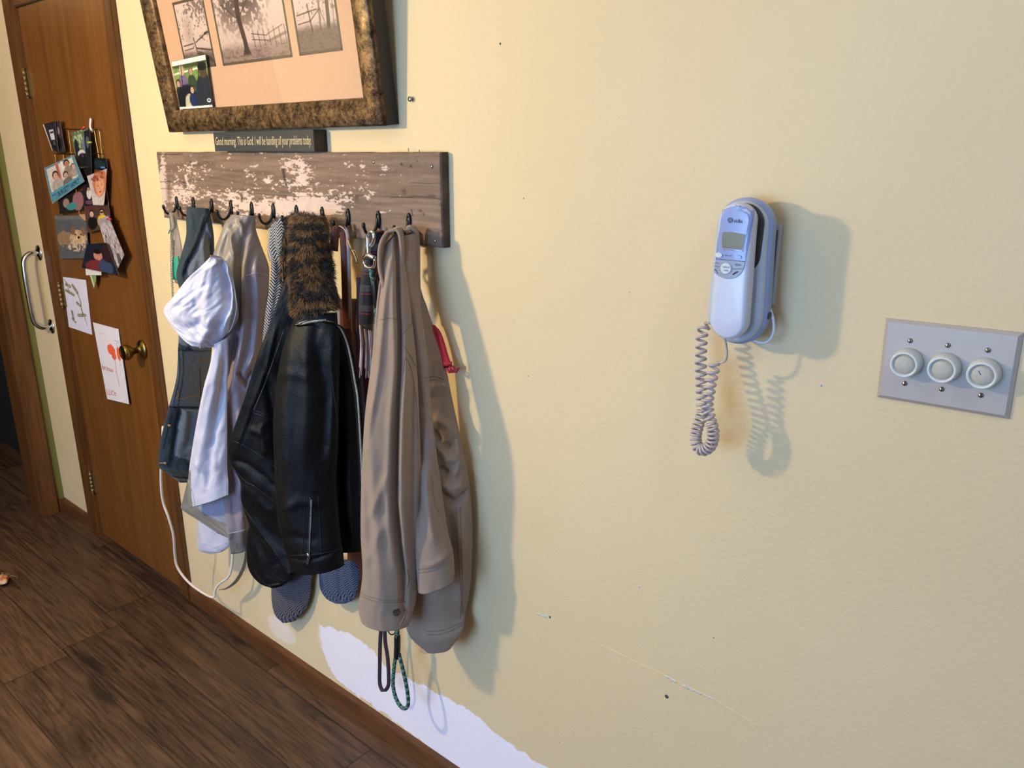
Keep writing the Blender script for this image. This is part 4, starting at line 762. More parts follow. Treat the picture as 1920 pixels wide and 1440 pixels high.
# black leather jacket with leopard collar
lj = thing('leather_jacket', 'black leather biker jacket with leopard fur collar and silver zips', 'jacket', at(603, 400, -.06))
LM = M['leather']
l2 = piece('sleeve', [(500, 930, .10, 575, 930, .06), (468, 985, .11, 570, 990, .06), (463, 1040, .115, 565, 1040, .06), (468, 1070, .115, 560, 1068, .06), (486, 1092, .11, 548, 1086, .07), (508, 1101, .105, 534, 1096, .08)], LM, lj, (.02, .015), [([(480, 1000), (500, 1050), (510, 1090)], .006, 8), ([(520, 1000), (526, 1060)], -.006, 7)], (.004, 18, 8), seed=4, gap=0.055)
ll = piece('front_panel', [(541, 508, .10, 556, 508, .08), (522, 560, .125, 556, 560, .095), (503, 615, .145, 552, 620, .10), (482, 670, .165, 545, 680, .105), (459, 745, .18, 540, 760, .11), (438, 805, .19, 540, 815, .11), (428, 842, .195, 542, 855, .11), (433, 870, .19, 545, 885, .11), (450, 902, .175, 550, 915, .11), (453, 940, .165, 552, 950, .11), (472, 990, .15, 556, 1000, .10), (508, 1035, .14, 560, 1045, .10), (542, 1078, .125, 566, 1070, .10)], LM, lj, (.016, .012),
  [([(520, 600), (500, 690), (470, 770), (447, 845)], .004, 5), ([(470, 800), (500, 810), (525, 830)], .005, 6), ([(440, 858), (470, 868), (500, 890), (525, 915)], -.006, 6), ([(452, 905), (480, 920), (520, 960)], .006, 8), ([(500, 700), (520, 800), (530, 900)], -.010, 9), ([(490, 790), (505, 850)], .006, 8), ([(470, 960), (500, 1000), (530, 1050)], .006, 7)], (.005, 14, 7), seed=5, gap=0.055)
lr = piece('front_panel', [(585, 603, .10, 642, 612, .06), (596, 650, .10, 657, 650, .055), (606, 705, .10, 670, 705, .05), (612, 800, .10, 678, 800, .05), (616, 900, .10, 683, 900, .05), (622, 990, .10, 685, 990, .05), (632, 1034, .10, 681, 1031, .05)], LM, lj, (.014, .01),
  [([(632, 680), (640, 800), (640, 930)], -.008, 6), ([(650, 700), (658, 850), (660, 1000)], .004, 7), ([(626, 880), (634, 960), (640, 1020)], .006, 7)], (.004, 16, 6), seed=6, gap=0.052)
sl = piece('sleeve', [(556, 588, .145, 632, 586, .10), (535, 640, .165, 636, 650, .11), (522, 700, .18, 636, 720, .11), (514, 780, .19, 634, 820, .12), (516, 880, .19, 631, 900, .12), (522, 965, .19, 634, 950, .12), (530, 1010, .19, 638, 1000, .12), (541, 1042, .185, 643, 1034, .12), (546, 1066, .18, 645, 1060, .12)], LM, lj, (.044, .03),
  [([(560, 620), (550, 760), (556, 900), (566, 1000)], .006, 16), ([(610, 620), (618, 740), (612, 860)], -.012, 12), ([(590, 640), (590, 760), (582, 880)], .004, 12), ([(545, 940), (580, 925), (620, 935)], .0035, 9), ([(540, 1000), (570, 990), (610, 1000)], -.003, 8), ([(545, 1038), (600, 1034), (642, 1024)], -.003, 4), ([(530, 700), (560, 690), (600, 700)], .003, 10), ([(604, 600), (600, 640), (608, 700)], -.006, 8)], (.005, 12, 5), seed=7, gap=0.055)
fs = piece('collar_lining', [(539, 406, .085, 551, 404, .06), (533, 450, .09, 548, 450, .06), (530, 500, .10, 546, 500, .06), (531, 528, .11, 540, 528, .08)], M['fur'], lj, (.010, .006), (), (.002, 20, 9), '#2b1c12', seed=8, gap=0.045)
fcollar = piece('fur_collar', [(544, 403, .105, 609, 405, .06), (547, 440, .12, 614, 440, .07), (548, 500, .135, 621, 500, .08), (547, 545, .15, 628, 545, .09), (552, 586, .16, 633, 578, .10)], M['fur'], lj, (.034, .02), [([(580, 440), (600, 520), (620, 560)], .006, 9)], (.006, 18, 14), '#3a2616', seed=9, gap=0.045)
def leopard(x, z):
    n = fbm(x*120+3, z*85, 4, 2); n2 = fbm(x*30, z*26, 14, 2); c = np.tile(np.array(hx('#6f4d24')), (*x.shape, 1)); c = mixc(c, sst(n2, .45, .75)*.7, '#9f743c'); c = mixc(c, sst(n, .44, .53)*.97, '#0d0806'); return c
def fur_hairs(name, src, parent, count, length, seed):
    r = np.random.default_rng(seed); me = src.data; V = np.array([tuple(v.co) for v in me.vertices]); K = (len(V))//2; polys = [p for p in me.polygons if len(p.vertices) == 4]
    ar = np.array([p.area for p in polys]); cen = np.array([tuple(p.center) for p in polys]); nrm = np.array([tuple(p.normal) for p in polys]); face = ((cen-CAM)*nrm).sum(1) < .25*np.linalg.norm(cen-CAM, axis=1); ar = ar*face; pick = r.choice(len(polys), count, p=ar/ar.sum())
    P = []; 
    for k in pick:
        q = V[list(polys[k].vertices)]; a, b = r.random(2); P.append((q[0]*(1-a)+q[1]*a)*(1-b)+(q[3]*(1-a)+q[2]*a)*b)
    P = np.array(P); Nn = nrm[pick]; clump = np.stack([fbm((P[:, 0]-P[:, 1])*70, P[:, 2]*70, 5, 2)-.5, np.zeros(count), fbm((P[:, 0]-P[:, 1])*70, P[:, 2]*70, 9, 2)-.5], 1)*2.0
    D = Nn*.65+clump+np.array([.0, 0, -.55])+r.normal(0, .22, (count, 3)); D /= np.linalg.norm(D, axis=1)[:, None]; Ln = length*(.6+.7*r.random(count))[:, None]
    T = np.cross(D, r.normal(0, 1, (count, 3))); T /= np.linalg.norm(T, axis=1)[:, None]; w_ = .00055; mid = P+D*Ln*.55; tip = P+D*Ln+np.array([0, 0, -1])*Ln*.18
    VV = np.stack([P-T*w_, P+T*w_, mid+T*w_*.7, mid-T*w_*.7, tip], 1).reshape(-1, 3); F_ = []
    for i in range(count): b = 5*i; F_ += [(b, b+1, b+2, b+3), (b+3, b+2, b+4)]
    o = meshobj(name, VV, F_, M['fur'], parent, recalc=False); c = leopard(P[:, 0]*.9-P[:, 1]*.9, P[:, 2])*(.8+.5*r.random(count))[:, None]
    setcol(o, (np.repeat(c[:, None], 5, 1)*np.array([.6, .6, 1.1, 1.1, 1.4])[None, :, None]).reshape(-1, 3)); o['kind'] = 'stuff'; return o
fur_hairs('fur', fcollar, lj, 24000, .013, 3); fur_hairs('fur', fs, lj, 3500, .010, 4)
lb = bvh_of([ll, sl, lr]); TH_ = mat('leather_seam', '#1b1e24', .5)
seam('zip', lb, [(562, 606), (580, 602), (598, 600), (612, 599)], .0016, M['zip'], lj, 40, off=.002)
zp = wp([(560, 606, .215), (575, 603, .21), (592, 599, .20), (610, 598, .185), (628, 602, .16), (643, 612, .13), (655, 640, .10), (663, 675, .085), (669, 710, .078), (674, 740, .075), (678, 800, .073), (681, 860, .072), (683, 930, .07)], 120)
zp = zp+np.array([.012, -.015, 0]); band('zip', zp, .0042, .003, M['zip'], lj, (.76, .65, 0)); band('zip_tape', zp+np.array([-.003, .003, -.003]), .016, .0015, LM, lj, (.76, .65, 0))
for a, r in [([(566, 592), (600, 586), (634, 582)], .0055)]:
    seam('collar_stand', bvh_of([sl, fcollar]), a, r, LM, lj, 40)
seam('stitching', lb, [(531, 622), (520, 655), (505, 695), (490, 735), (475, 770)], .0008, mat('grey_thread', '#77746f', .6), lj, 90, dash=1)
for pts in [[(523, 640), (505, 700), (485, 750), (462, 820), (452, 838)], [(474, 768), (495, 776), (514, 788)], [(474, 773), (495, 781), (514, 793)], [(438, 826), (470, 842), (500, 862), (520, 880)], [(432, 872), (460, 902), (478, 912), (520, 945)], [(455, 948), (480, 985), (515, 1030), (545, 1072)], [(622, 700), (634, 820), (634, 930)], [(545, 1042), (600, 1038), (642, 1028)], [(572, 930), (570, 990), (566, 1040)], [(596, 930), (600, 990), (602, 1040)], [(655, 900), (660, 1000), (660, 1030)]]: seam('seam', lb, pts, .0009, TH_, lj, 60)
seam('cuff_zip', lb, [(584, 936), (583, 970), (581, 1010), (580, 1050)], .0026, M['zip'], lj, 50, .6, off=.0015)
seam('cuff_zip_tape', lb, [(584, 932), (583, 970), (581, 1010), (580, 1056)], .0060, TH_, lj, 50, .25, off=.0003)
zb = hit(lb, 579, 1036, .004); zt_ = hit(lb, 578, 1057, .004)
v, f = join([sweep([tuple(zb), tuple(zb*.6+zt_*.4)], .0042, 10, .5), sweep(smooth_path([tuple(zb*.6+zt_*.4), tuple(zb*.3+zt_*.7+Vector((-.003, 0, 0))), tuple(zt_), tuple(zb*.3+zt_*.7+Vector((.003, 0, 0))), tuple(zb*.6+zt_*.4)], 20), .0014, 6)]); meshobj('zip_pull', v, f, M['steel'], lj)

# tweed scarf behind the leather jacket
tw = thing('tweed_scarf', 'black and white tweed scarf hanging just left of the leopard fur collar', 'scarf', at(528, 410, -.05))
piece('upper_fold', [(510, 424, .06, 542, 405, .05), (505, 460, .07, 541, 460, .05), (508, 500, .08, 536, 500, .05), (504, 545, .09, 532, 545, .06), (497, 592, .10, 528, 592, .07), (492, 640, .10, 522, 640, .07), (488, 690, .10, 512, 690, .07)], M['tweed'], tw, (.018, .01), [([(520, 420), (522, 520), (508, 640)], -.004, 5)], (.004, 30, 16), seed=10, gap=0.026)
piece('lining', [(503, 432, .05, 516, 424, .045), (502, 460, .05, 512, 460, .045), (506, 490, .05, 512, 490, .05)], M['cello'], tw, (.008, .004), (), (.004, 60, 40), seed=20)
g1 = piece('wool_scarf', [(512, 1060, .045, 588, 1060, .02), (509, 1100, .045, 584, 1090, .02), (510, 1130, .045, 580, 1122, .02), (516, 1153, .044, 570, 1146, .022), (530, 1168, .04, 554, 1164, .026)], M['tweedg'], None, (.014, .004), (), (.003, 14, 8), seed=11); tag(g1, 'rounded grey herringbone tweed end hanging lowest below the leather jacket', 'scarf')
g2 = piece('wool_scarf', [(597, 1050, .045, 668, 1050, .024), (598, 1080, .045, 674, 1075, .024), (601, 1105, .045, 670, 1105, .024), (612, 1122, .042, 662, 1124, .026), (628, 1131, .04, 650, 1131, .028)], M['tweedb'], None, (.012, .004), [([(640, 1060), (642, 1128)], -.004, 3)], (.002, 14, 8), seed=12); tag(g2, 'rounded blue herringbone tweed end between the leather jacket and khaki sleeve', 'scarf')

# brown leather bag hung behind
bg = thing('leather_bag', 'brown leather shoulder bag, strap and body glimpsed between leather and khaki jackets', 'bag', at(640, 432, -.05))
P = wp([(626, 470, .06), (628, 440, .062), (634, 428, .06), (643, 434, .055), (646, 460, .05), (648, 520, .045), (650, 600, .04), (655, 700, .04), (662, 800, .035)], 90); band('strap', P, .019, .0035, M['bleather'], bg, (.76, .65, 0))
band('strap_edge', wp([(629, 436, .058), (640, 425, .055), (650, 434, .05), (653, 460, .046), (655, 520, .042), (657, 600, .04)], 60), .0075, .003, M['edge'], bg, (.76, .65, 0))
piece('bag_body', [(636, 560, .026, 690, 560, .014), (640, 700, .026, 694, 700, .014), (646, 850, .026, 700, 850, .014), (650, 1000, .026, 700, 1000, .014), (652, 1060, .026, 694, 1060, .014), (655, 1084, .026, 688, 1084, .015), (664, 1092, .024, 680, 1090, .016)], M['bleather'], bg, (.006, .002), (), (.002, 10, 5), seed=13)

# plaid scarf with fringe
pl_ = thing('plaid_scarf', 'black and red plaid scarf with pale fringe hanging from the second hook from right', 'scarf', at(708, 430, -.05))
piece('fabric', [(694, 436, .07, 720, 432, .04), (684, 470, .08, 722, 470, .04), (678, 510, .085, 716, 510, .045), (673, 560, .09, 710, 560, .05), (673, 590, .09, 702, 592, .055), (673, 613, .09, 698, 620, .06)], M['plaid'], pl_, (.016, .01), [([(690, 450), (688, 540), (684, 610)], .004, 6)], (.004, 30, 12), seed=14)
FR = []
for k in range(42):
    t = rng.random(); d0 = .09-.03*t+rng.normal(0, .004); x0 = 674+22*t; L_ = rng.uniform(70, 98); sx_ = rng.normal(0, 2.2); P = wp([(x0, 610+7*t, d0), (x0+2+sx_*.3, 640, d0+.002), (x0+3+sx_, 610+L_*.7, d0+.004), (x0+2+sx_*1.5+3*t, 612+L_, d0)], 12); FR.append(sweep(P, np.linspace(.0017, .0010, 12), 5))
v, f = join(FR); fr_ = meshobj('fringe', v, f, M['fringe'], pl_)

# green rope dog leash: clip on the hook, rope, black sleeve, hand loop at the bottom
def rope_col(o, P, seg):
    n = len(P); L_ = np.concatenate([[0], np.cumsum(np.linalg.norm(np.diff(P, axis=0), axis=1))]); a = np.arange(seg)/seg; ph = (L_[:, None]/.016+a[None, :]) % 1; ph2 = (L_[:, None]/.016-a[None, :]) % 1
    c = np.where((ph < .38)[..., None], L3('#4d7a72'), L3('#1f3a36')); c = np.where((ph2 < .14)[..., None], L3('#6f958e'), c); setcol(o, c.reshape(-1, 3))
le = thing('rope_leash', 'green rope dog leash with chrome clip and black sleeve ending in a hand loop', 'leash', at(690, 440, -.06))
def rope(pts, r=.0050, n=160):
    P = wp(pts, n); L_ = np.concatenate([[0], np.cumsum(np.linalg.norm(np.diff(P, axis=0), axis=1))]); rr = r*(1+.06*np.sin(L_/.016*2*PI*2)); o = tube('rope', P, rr, M['rope'], le, 16); rope_col(o, P, 16)
rope([(694, 500, .105), (700, 530, .105), (704, 560, .10), (706, 620, .09), (704, 700, .08), (722, 900, .06), (740, 1100, .07), (745, 1165, .075), (745, 1200, .075)])
rope([(743, 1226, .075), (739, 1250, .076), (737, 1285, .078), (744, 1313, .08), (756, 1328, .082), (765, 1322, .08), (764, 1298, .078), (757, 1262, .076), (748, 1226, .075)], .0048, 200)
tube('sleeve', wp([(745, 1191, .076), (745, 1212, .077), (744, 1234, .077)], 14), [.0068]+[.0078]*12+[.0068], M['black'], le, 16)
tube('sleeve', wp([(702, 525, .108), (705, 550, .106), (707, 576, .10)], 14), [.006]+[.0072]*12+[.006], M['black'], le, 16)
v, f = join([sweep(wp([(688, 452, .105), (690, 440, .105), (697, 434, .105), (701, 443, .105), (699, 455, .105), (694, 462, .105)], 30), .0036, 10), sweep(wp([(690, 446, .107), (690, 462, .108), (691, 478, .108)], 8), .0042, 10), sweep(wp([(683, 484, .108), (690, 479, .109), (702, 484, .108)], 14), .0050, 10), sweep(wp([(683, 484, .108), (683, 494, .108), (690, 502, .108), (700, 500, .108), (703, 486, .108)], 24), .0030, 10)])
meshobj('clip', v, f, M['chrome'], le)
tube('ring', wp([(728, 1176, .07), (729, 1186, .07), (735, 1190, .07), (741, 1186, .07), (741, 1176, .07)], 20), .0016, M['iron'], le, 8)
# purple strap leash
pu = thing('strap_leash', 'dark purple flat dog leash with its hand loop hanging below the khaki cuff', 'leash', at(663, 455, -.05))
band('strap', wp([(672, 520, .04), (676, 700, .04), (700, 950, .04), (716, 1120, .055), (715, 1171, .06)], 60), .0095, .003, M['purple'], pu, (.76, .65, 0))
band('hand_loop', wp([(716, 1165, .062), (713, 1200, .062), (712, 1250, .062), (712, 1280, .062), (716, 1293, .062), (721, 1295, .062), (727, 1288, .060), (729, 1274, .058), (727, 1235, .056), (722, 1200, .056), (722, 1165, .056)], 120), .0095, .0040, M['purple'], pu, (.76, .65, 0))
v, f = join([sweep(wp([(653, 448, .055), (656, 458, .055), (660, 468, .055)], 8), [.002, .003, .0034, .0034, .003, .003, .0026, .002], 8), sweep(wp([(660, 468, .055), (664, 474, .055), (668, 484, .055), (670, 494, .055)], 8), .0030, 8), sweep(wp([(660, 470, .055), (666, 470, .055), (671, 484, .055), (668, 494, .055)], 16), .0013, 6)]); meshobj('clip', v, f, M['darkbrass'], pu)

# raincoat: taupe outside, white hood and inside
rc_ = thing('raincoat', 'taupe raincoat with white lining and open white hood left of the leather jacket', 'raincoat', at(457, 405, -.06))
TP, LI, WH = '#857c74', '#90828a', '#c6c4d6'
lo = piece('body', [(436, 402, .10, 478, 405, .065), (421, 420, .12, 480, 430, .06), (411, 445, .13, 490, 460, .06), (400, 478, .145, 503, 495, .06), (399, 515, .15, 505, 515, .06), (402, 560, .15, 503, 562, .06), (404, 610, .15, 498, 615, .06), (408, 660, .15, 494, 665, .06), (412, 720, .15, 488, 720, .06), (413, 784, .15, 480, 780, .07), (414, 874, .15, 476, 870, .07), (420, 950, .14, 474, 950, .07), (427, 1003, .14, 472, 1000, .07), (433, 1038, .13, 470, 1024, .08)], M['satin'], rc_, (.034, .02),
  [([(432, 425), (440, 450), (452, 480)], .010, 5), ([(436, 418), (430, 445), (425, 480)], -.007, 6), ([(462, 430), (458, 470), (455, 520), (450, 600), (440, 670)], -.018, 6), ([(474, 430), (468, 500), (468, 560), (462, 620), (445, 680), (430, 730)], .011, 7), ([(448, 410), (456, 425), (460, 445)], .007, 4), ([(485, 470), (490, 520), (488, 600), (478, 660), (455, 705)], .010, 6), ([(452, 620), (440, 660), (424, 720)], -.010, 6), ([(445, 690), (460, 716), (472, 690)], -.009, 5), ([(440, 700), (462, 726), (480, 700)], .007, 4), ([(430, 740), (432, 860), (438, 980)], -.008, 7), ([(448, 740), (450, 850), (455, 980)], .008, 8), ([(462, 800), (462, 900), (464, 1000)], -.005, 6), ([(440, 900), (448, 950), (446, 1020)], .005, 6)],
  (.006, 24, 9), LI, [([(380, 390), (465, 390), (462, 500), (458, 600), (380, 640)], TP), ([(458, 400), (520, 400), (520, 516), (458, 514)], '#8c7f7d'), ([(425, 1000), (480, 985), (480, 1050), (425, 1050)], '#77716f')], cn=.05, seed=15, gap=0.026)
tp = lo
wsl = piece('sleeve', [(372, 900, .10, 432, 900, .07), (371, 960, .10, 433, 955, .07), (371, 1005, .10, 433, 1000, .07), (372, 1028, .10, 432, 1022, .07), (390, 1037, .095, 418, 1034, .08)], M['satin'], rc_, (.022, .015), [([(390, 960), (392, 1020)], .004, 8), ([(418, 960), (416, 1020)], -.004, 7)], (.003, 20, 8), WH, seed=17)
under = piece('hem_facing', [(352, 900, .18, 430, 890, .13), (342, 940, .175, 430, 930, .13), (341, 955, .175, 432, 965, .13), (372, 976, .16, 432, 990, .13), (408, 1000, .145, 433, 1010, .135)], M['satin'], rc_, (.006, .005), (), (.003, 20, 10), '#7c7872', [([(372, 950), (440, 920), (440, 985), (410, 975)], '#8f93a8')], seed=18)  # bluish patch paints the shadowed inside below the white panel
wb = piece('inner_panel', [(402, 645, .18, 428, 632, .15), (392, 690, .19, 428, 690, .15), (381, 730, .20, 426, 730, .15), (367, 801, .205, 426, 801, .15), (356, 870, .205, 426, 872, .15), (352, 925, .20, 428, 905, .15), (356, 951, .195, 428, 928, .15)], M['satin'], rc_, (.020, .014),
  [([(412, 660), (400, 740), (386, 820), (372, 900)], .005, 8), ([(420, 660), (414, 740), (400, 840), (396, 920)], -.008, 7), ([(372, 860), (390, 880), (396, 920)], .006, 6), ([(395, 830), (410, 870), (418, 910)], .006, 7)], (.005, 18, 8), WH, [([(340, 880), (362, 880), (368, 960), (340, 960)], '#86827c')], cn=.03, seed=19)
hd = piece('hood', [(398, 478, .20, 416, 482, .175), (376, 500, .215, 434, 504, .16), (351, 523, .225, 441, 540, .15), (326, 555, .24, 446, 577, .15), (308, 578, .245, 445, 598, .15), (313, 598, .245, 436, 616, .15), (330, 622, .24, 422, 630, .155), (352, 644, .23, 407, 648, .16), (376, 653, .21, 393, 652, .175)], M['satin'], rc_, (.030, .045),
  [([(402, 484), (398, 540), (396, 600), (385, 640)], .007, 9), ([(415, 486), (428, 530), (432, 570), (415, 620)], -.017, 6), ([(424, 490), (440, 540), (440, 585), (425, 618)], .010, 4), ([(365, 520), (372, 560), (382, 590)], -.006, 7), ([(355, 550), (368, 575), (380, 560), (392, 545)], -.005, 5), ([(345, 632), (372, 640), (400, 618), (412, 590)], .010, 7), ([(330, 600), (355, 615), (380, 605), (398, 585)], -.006, 7), ([(340, 545), (335, 580), (345, 620)], .005, 9), ([(388, 500), (384, 540)], .005, 5)], (.007, 30, 16), WH, [([(434, 490), (470, 540), (450, 620), (428, 628), (441, 585), (438, 535)], '#8c8782')], cn=.03, seed=21)
hb_ = bvh_of([hd, wb, wsl, tp, lo]); W2 = mat('white_piping', '#b9b7c6', .5)
seam('piping', hb_, [(416, 484), (431, 505), (440, 545), (443, 580), (436, 610), (424, 630)], .0016, W2, rc_, 60)
for pts in [[(353, 900), (362, 925), (366, 950)], [(373, 1020), (395, 1028), (430, 1016)], [(462, 517), (480, 512), (503, 516)], [(428, 1000), (450, 996), (470, 988)]]: seam('seam', hb_, pts, .0007, W2, rc_, 40)

# denim jacket
dj = thing('denim_jacket', 'dark blue denim jacket with grey inside hanging from the third hook from left', 'jacket', at(372, 388, -.06))
DD, DG = '#26343f', '#5f6772'
du = piece('upper', [(351, 388, .085, 392, 391, .05), (349, 410, .10, 397, 415, .05), (349, 440, .115, 401, 442, .05), (342, 470, .13, 402, 470, .05), (333, 500, .145, 402, 500, .055), (331, 518, .15, 401, 525, .055), (338, 548, .15, 400, 550, .06)], M['denim'], dj, (.028, .02),
  [([(392, 395), (376, 430), (358, 465), (340, 495)], .008, 4), ([(388, 412), (372, 445), (355, 480), (342, 520)], -.012, 5), ([(375, 440), (378, 500), (384, 550)], .008, 6), ([(388, 430), (392, 500)], -.008, 5), ([(360, 395), (362, 420)], .004, 5)], (.005, 26, 12), DG, [([(345, 380), (395, 380), (393, 400), (380, 428), (362, 462), (348, 500), (352, 555), (320, 560), (325, 500), (345, 450)], DD), ([(388, 398), (405, 400), (410, 560), (398, 560)], '#39434b')], cn=.06, seed=22, gap=0.026)
dl = piece('lower', [(337, 560, .15, 400, 560, .06), (335, 620, .155, 400, 620, .06), (333, 680, .16, 395, 680, .06), (330, 718, .17, 392, 718, .06), (314, 774, .18, 392, 774, .06), (300, 830, .185, 388, 830, .06), (297, 872, .185, 384, 872, .06), (308, 884, .18, 378, 888, .07), (337, 905, .155, 368, 905, .10)], M['denim'], dj, (.022, .018),
  [([(352, 645), (348, 720), (330, 790), (322, 860)], -.010, 5), ([(365, 690), (362, 780), (355, 860)], .007, 8), ([(342, 760), (340, 830)], .008, 7), ([(330, 850), (350, 872), (370, 880)], .004, 6)], (.005, 22, 10), DG, [([(325, 640), (352, 650), (350, 720), (334, 780), (324, 850), (380, 868), (400, 915), (290, 915), (290, 840), (325, 700)], DD), ([(352, 650), (362, 655), (358, 730), (336, 745)], '#12161c')], cn=.08, seed=23)
db = bvh_of([du, dl]); DT = mat('denim_thread', '#8a6f55', .8); DS = mat('denim_seam', '#1c262f', .8)
for pts, m_, r in [([(328, 745), (345, 748), (362, 742), (378, 746)], DT, .0014), ([(333, 732), (334, 742), (330, 748)], DT, .0016), ([(378, 674), (388, 676)], DT, .0018), ([(393, 400), (378, 432), (360, 468), (344, 505)], DS, .0016), ([(300, 856), (325, 862), (345, 868), (370, 880)], DS, .0012), ([(334, 648), (336, 700), (326, 752), (306, 840)], DS, .0010), ([(342, 650), (343, 700), (334, 760), (318, 845)], DS, .0010), ([(375, 690), (376, 760), (368, 820)], DS, .001)]: seam('seam', db, pts, r, m_, dj, 50)
for q in [(318, 797), (310, 868)]:
    p = hit(db, *q, .001); n_ = (Vector(CAM)-p).normalized(); lathe('button', [(0, 0), (.0045, 0), (.005, .001), (.003, .002), (0, .002)], p, n_, M['darkbrass'], dj, 16)
seam('buttonhole', db, [(300, 868), (312, 868)], .0016, DT, dj, 12)

# leftmost hook: grey ribbon strap, twisted beaded cord, green tag
rb = thing('ribbon_lanyard', 'taupe ribbon hanging from the leftmost hook', 'lanyard', at(325, 400, -.04))
piece('ribbon', [(317, 398, .06, 330, 399, .045), (318, 420, .06, 333, 422, .045), (320, 440, .06, 337, 440, .045), (323, 470, .06, 342, 468, .045), (325, 500, .06, 343, 500, .045), (328, 530, .06, 340, 535, .045)], mat('taupe_ribbon', '#8a7a68', .5), rb, (.003, .002), [([(324, 400), (328, 450), (332, 520)], .002, 3)], (.001, 20, 10), seed=30)
bd = thing('badge_lanyard', 'thin beaded cord with a teal green tag hanging left of the denim jacket', 'lanyard', at(316, 410, -.06))
tube('cord', wp([(317, 402, .065), (320, 425, .065), (316, 438, .065), (320, 432, .065), (320, 480, .065), (321, 520, .065), (323, 550, .065), (324, 580, .065)], 60), .0014, mat('blue_cord', '#5b7f8c', .5), bd, 6)
v, f = join([sweep([at(321+.12*k, 450+4.6*k, -.067), at(321.2+.12*k, 453+4.6*k, -.067)], .0026+.0006*(k % 2), 8) for k in range(26)]); meshobj('beads', v, f, mat('bead_white', '#a49a90', .3), bd)
piece('tag', [(324, 484, .062, 334, 480, .055), (322, 510, .062, 336, 508, .055), (322, 524, .062, 333, 524, .055)], M['teal'], bd, (.003, .002), (), (.001, 20, 10), seed=24)

# white loop of cord and the lace band below the coats
wc = tube('looped_cord', wp([(306, 800, .17), (302, 880, .165), (303, 920, .16), (307, 945, .155), (316, 970, .15), (325, 1003, .14), (328, 1040, .13), (333, 1064, .125), (352, 1090, .115), (378, 1110, .10), (400, 1120, .09), (403, 1108, .085), (410, 1096, .08), (426, 1084, .075), (433, 1070, .07), (436, 1045, .065), (437, 1000, .06)], 160), .0040, M['cordw'], None, 12); tag(wc, 'loop of white cord drooping below the denim jacket and raincoat', 'cord')
lc = band('lace_band', wp([(466, 985, .06), (462, 1035, .06), (456, 1065, .06), (442, 1090, .062), (425, 1103, .065), (411, 1106, .068)], 60), .020*np.interp(np.linspace(0, 1, 60), [0, .6, 1], [1, 1, .25]), .002, M['lace'], None, (.55, -.55, .6)); tag(lc, 'grey patterned ribbon band curling below the raincoat sleeve to the white cord', 'ribbon')

# ================================================================== WALL PHONE
ph = thing('wall_phone', 'pale blue and white corded telephone mounted on the wall, handset in its cradle', 'telephone', (-.49, 0, 1.38))
bm = bmesh.new(); bbox(bm, -.531, -.4495, -.0055, 0, 1.3345, 1.4565, .002); bmobj('mounting_plate', bm, M['white'], ph)
box('mount', -.525, -.4535, -.030, -.005, 1.342, 1.449, M['dark'], ph, .002)
def shell(name, outline, levels, m, parent):
    """rings of an outline: levels = (distance off wall, inset); closed front with a fan grid"""
    O = np.asarray(outline, float); c = O.mean(0); n = len(O); T = np.roll(O, -1, 0)-np.roll(O, 1, 0); T /= np.linalg.norm(T, axis=1)[:, None]; Nn = np.stack([T[:, 1], -T[:, 0]], 1); V = []
    if ((O-c)*Nn).sum() < 0: Nn = -Nn
    for d, i in levels: q = O-Nn*i; V += [(a, -d, b) for a, b in q]
    k = len(levels); q0 = O-Nn*levels[-1][1]; dd = levels[-1][0]
    for r in (.75, .5, .25): q = c+(q0-c)*r; V += [(a, -dd-.0012*(1-r*r), b) for a, b in q]
    f = [(i*n+j, i*n+(j+1) % n, (i+1)*n+(j+1) % n, (i+1)*n+j) for i in range(k+2) for j in range(n)]+[tuple(range(n))[::-1], tuple((k+2)*n+j for j in range(n))]
    return meshobj(name, V, f, m, parent)
def egg(cx_, zt_, zb_, wt, wb, k=18):
    """elongated outline, half widths wt (top) and wb (bottom), round ends"""
    P = []
    for i in range(k+1): a = PI*i/k; P.append((cx_+wt*math.cos(a), zt_-wt*.95+wt*.95*math.sin(a)))
    for t in np.linspace(0, 1, 12)[1:-1]: P.append((cx_-wt-(wb-wt)*(3*t*t-2*t**3), zt_-wt*.95+(zb_+wb-zt_+wt*.95)*t))
    for i in range(k+1): a = PI+PI*i/k; P.append((cx_+wb*math.cos(a), zb_+wb+wb*math.sin(a)))
    for t in np.linspace(1, 0, 12)[1:-1]: P.append((cx_+wt+(wb-wt)*(3*t*t-2*t**3), zt_-wt*.95+(zb_+wb-zt_+wt*.95)*t))
    return P
ob = egg(-.490, 1.494, 1.2765, .043, .047)
shell('base_rim', ob, [(.024, .004), (.027, .001), (.032, 0), (.042, 0), (.045, .001), (.0465, .003)], mat('phone_rim', '#8c99bf', .35, coat=.2), ph)
bs = shell('base', ob, [(.040, .006), (.047, .0035), (.054, .005), (.058, .009), (.0585, .013)], M['phoneb'], ph)
oh = egg(-.484, 1.489, 1.292, .0262, .0285)
hs = shell('handset', oh, [(.058, .008), (.064, .0035), (.070, .001), (.078, 0), (.086, .0008), (.0895, .0028), (.091, .006)], M['phone'], ph)
gap = shell('cradle_gap_shade', egg(-.484, 1.487, 1.385, .030, .029), [(.0575, 0), (.0600, .001)], M['dark'], ph)  # dark layer painting the shade in the gap behind the handset
hbv = bvh_of([hs])
def c8(L): return [(1310+x/8.47, 360+y/8.47) for x, y in L]
def spline_closed(P, n=60):
    P = np.asarray(P, float); Q = np.vstack([P[-2:], P, P[:3]]); S_ = smooth_path(Q, (len(Q)-1)*10+1); return S_[20:-20][::max(1, (len(S_)-40)//n)]
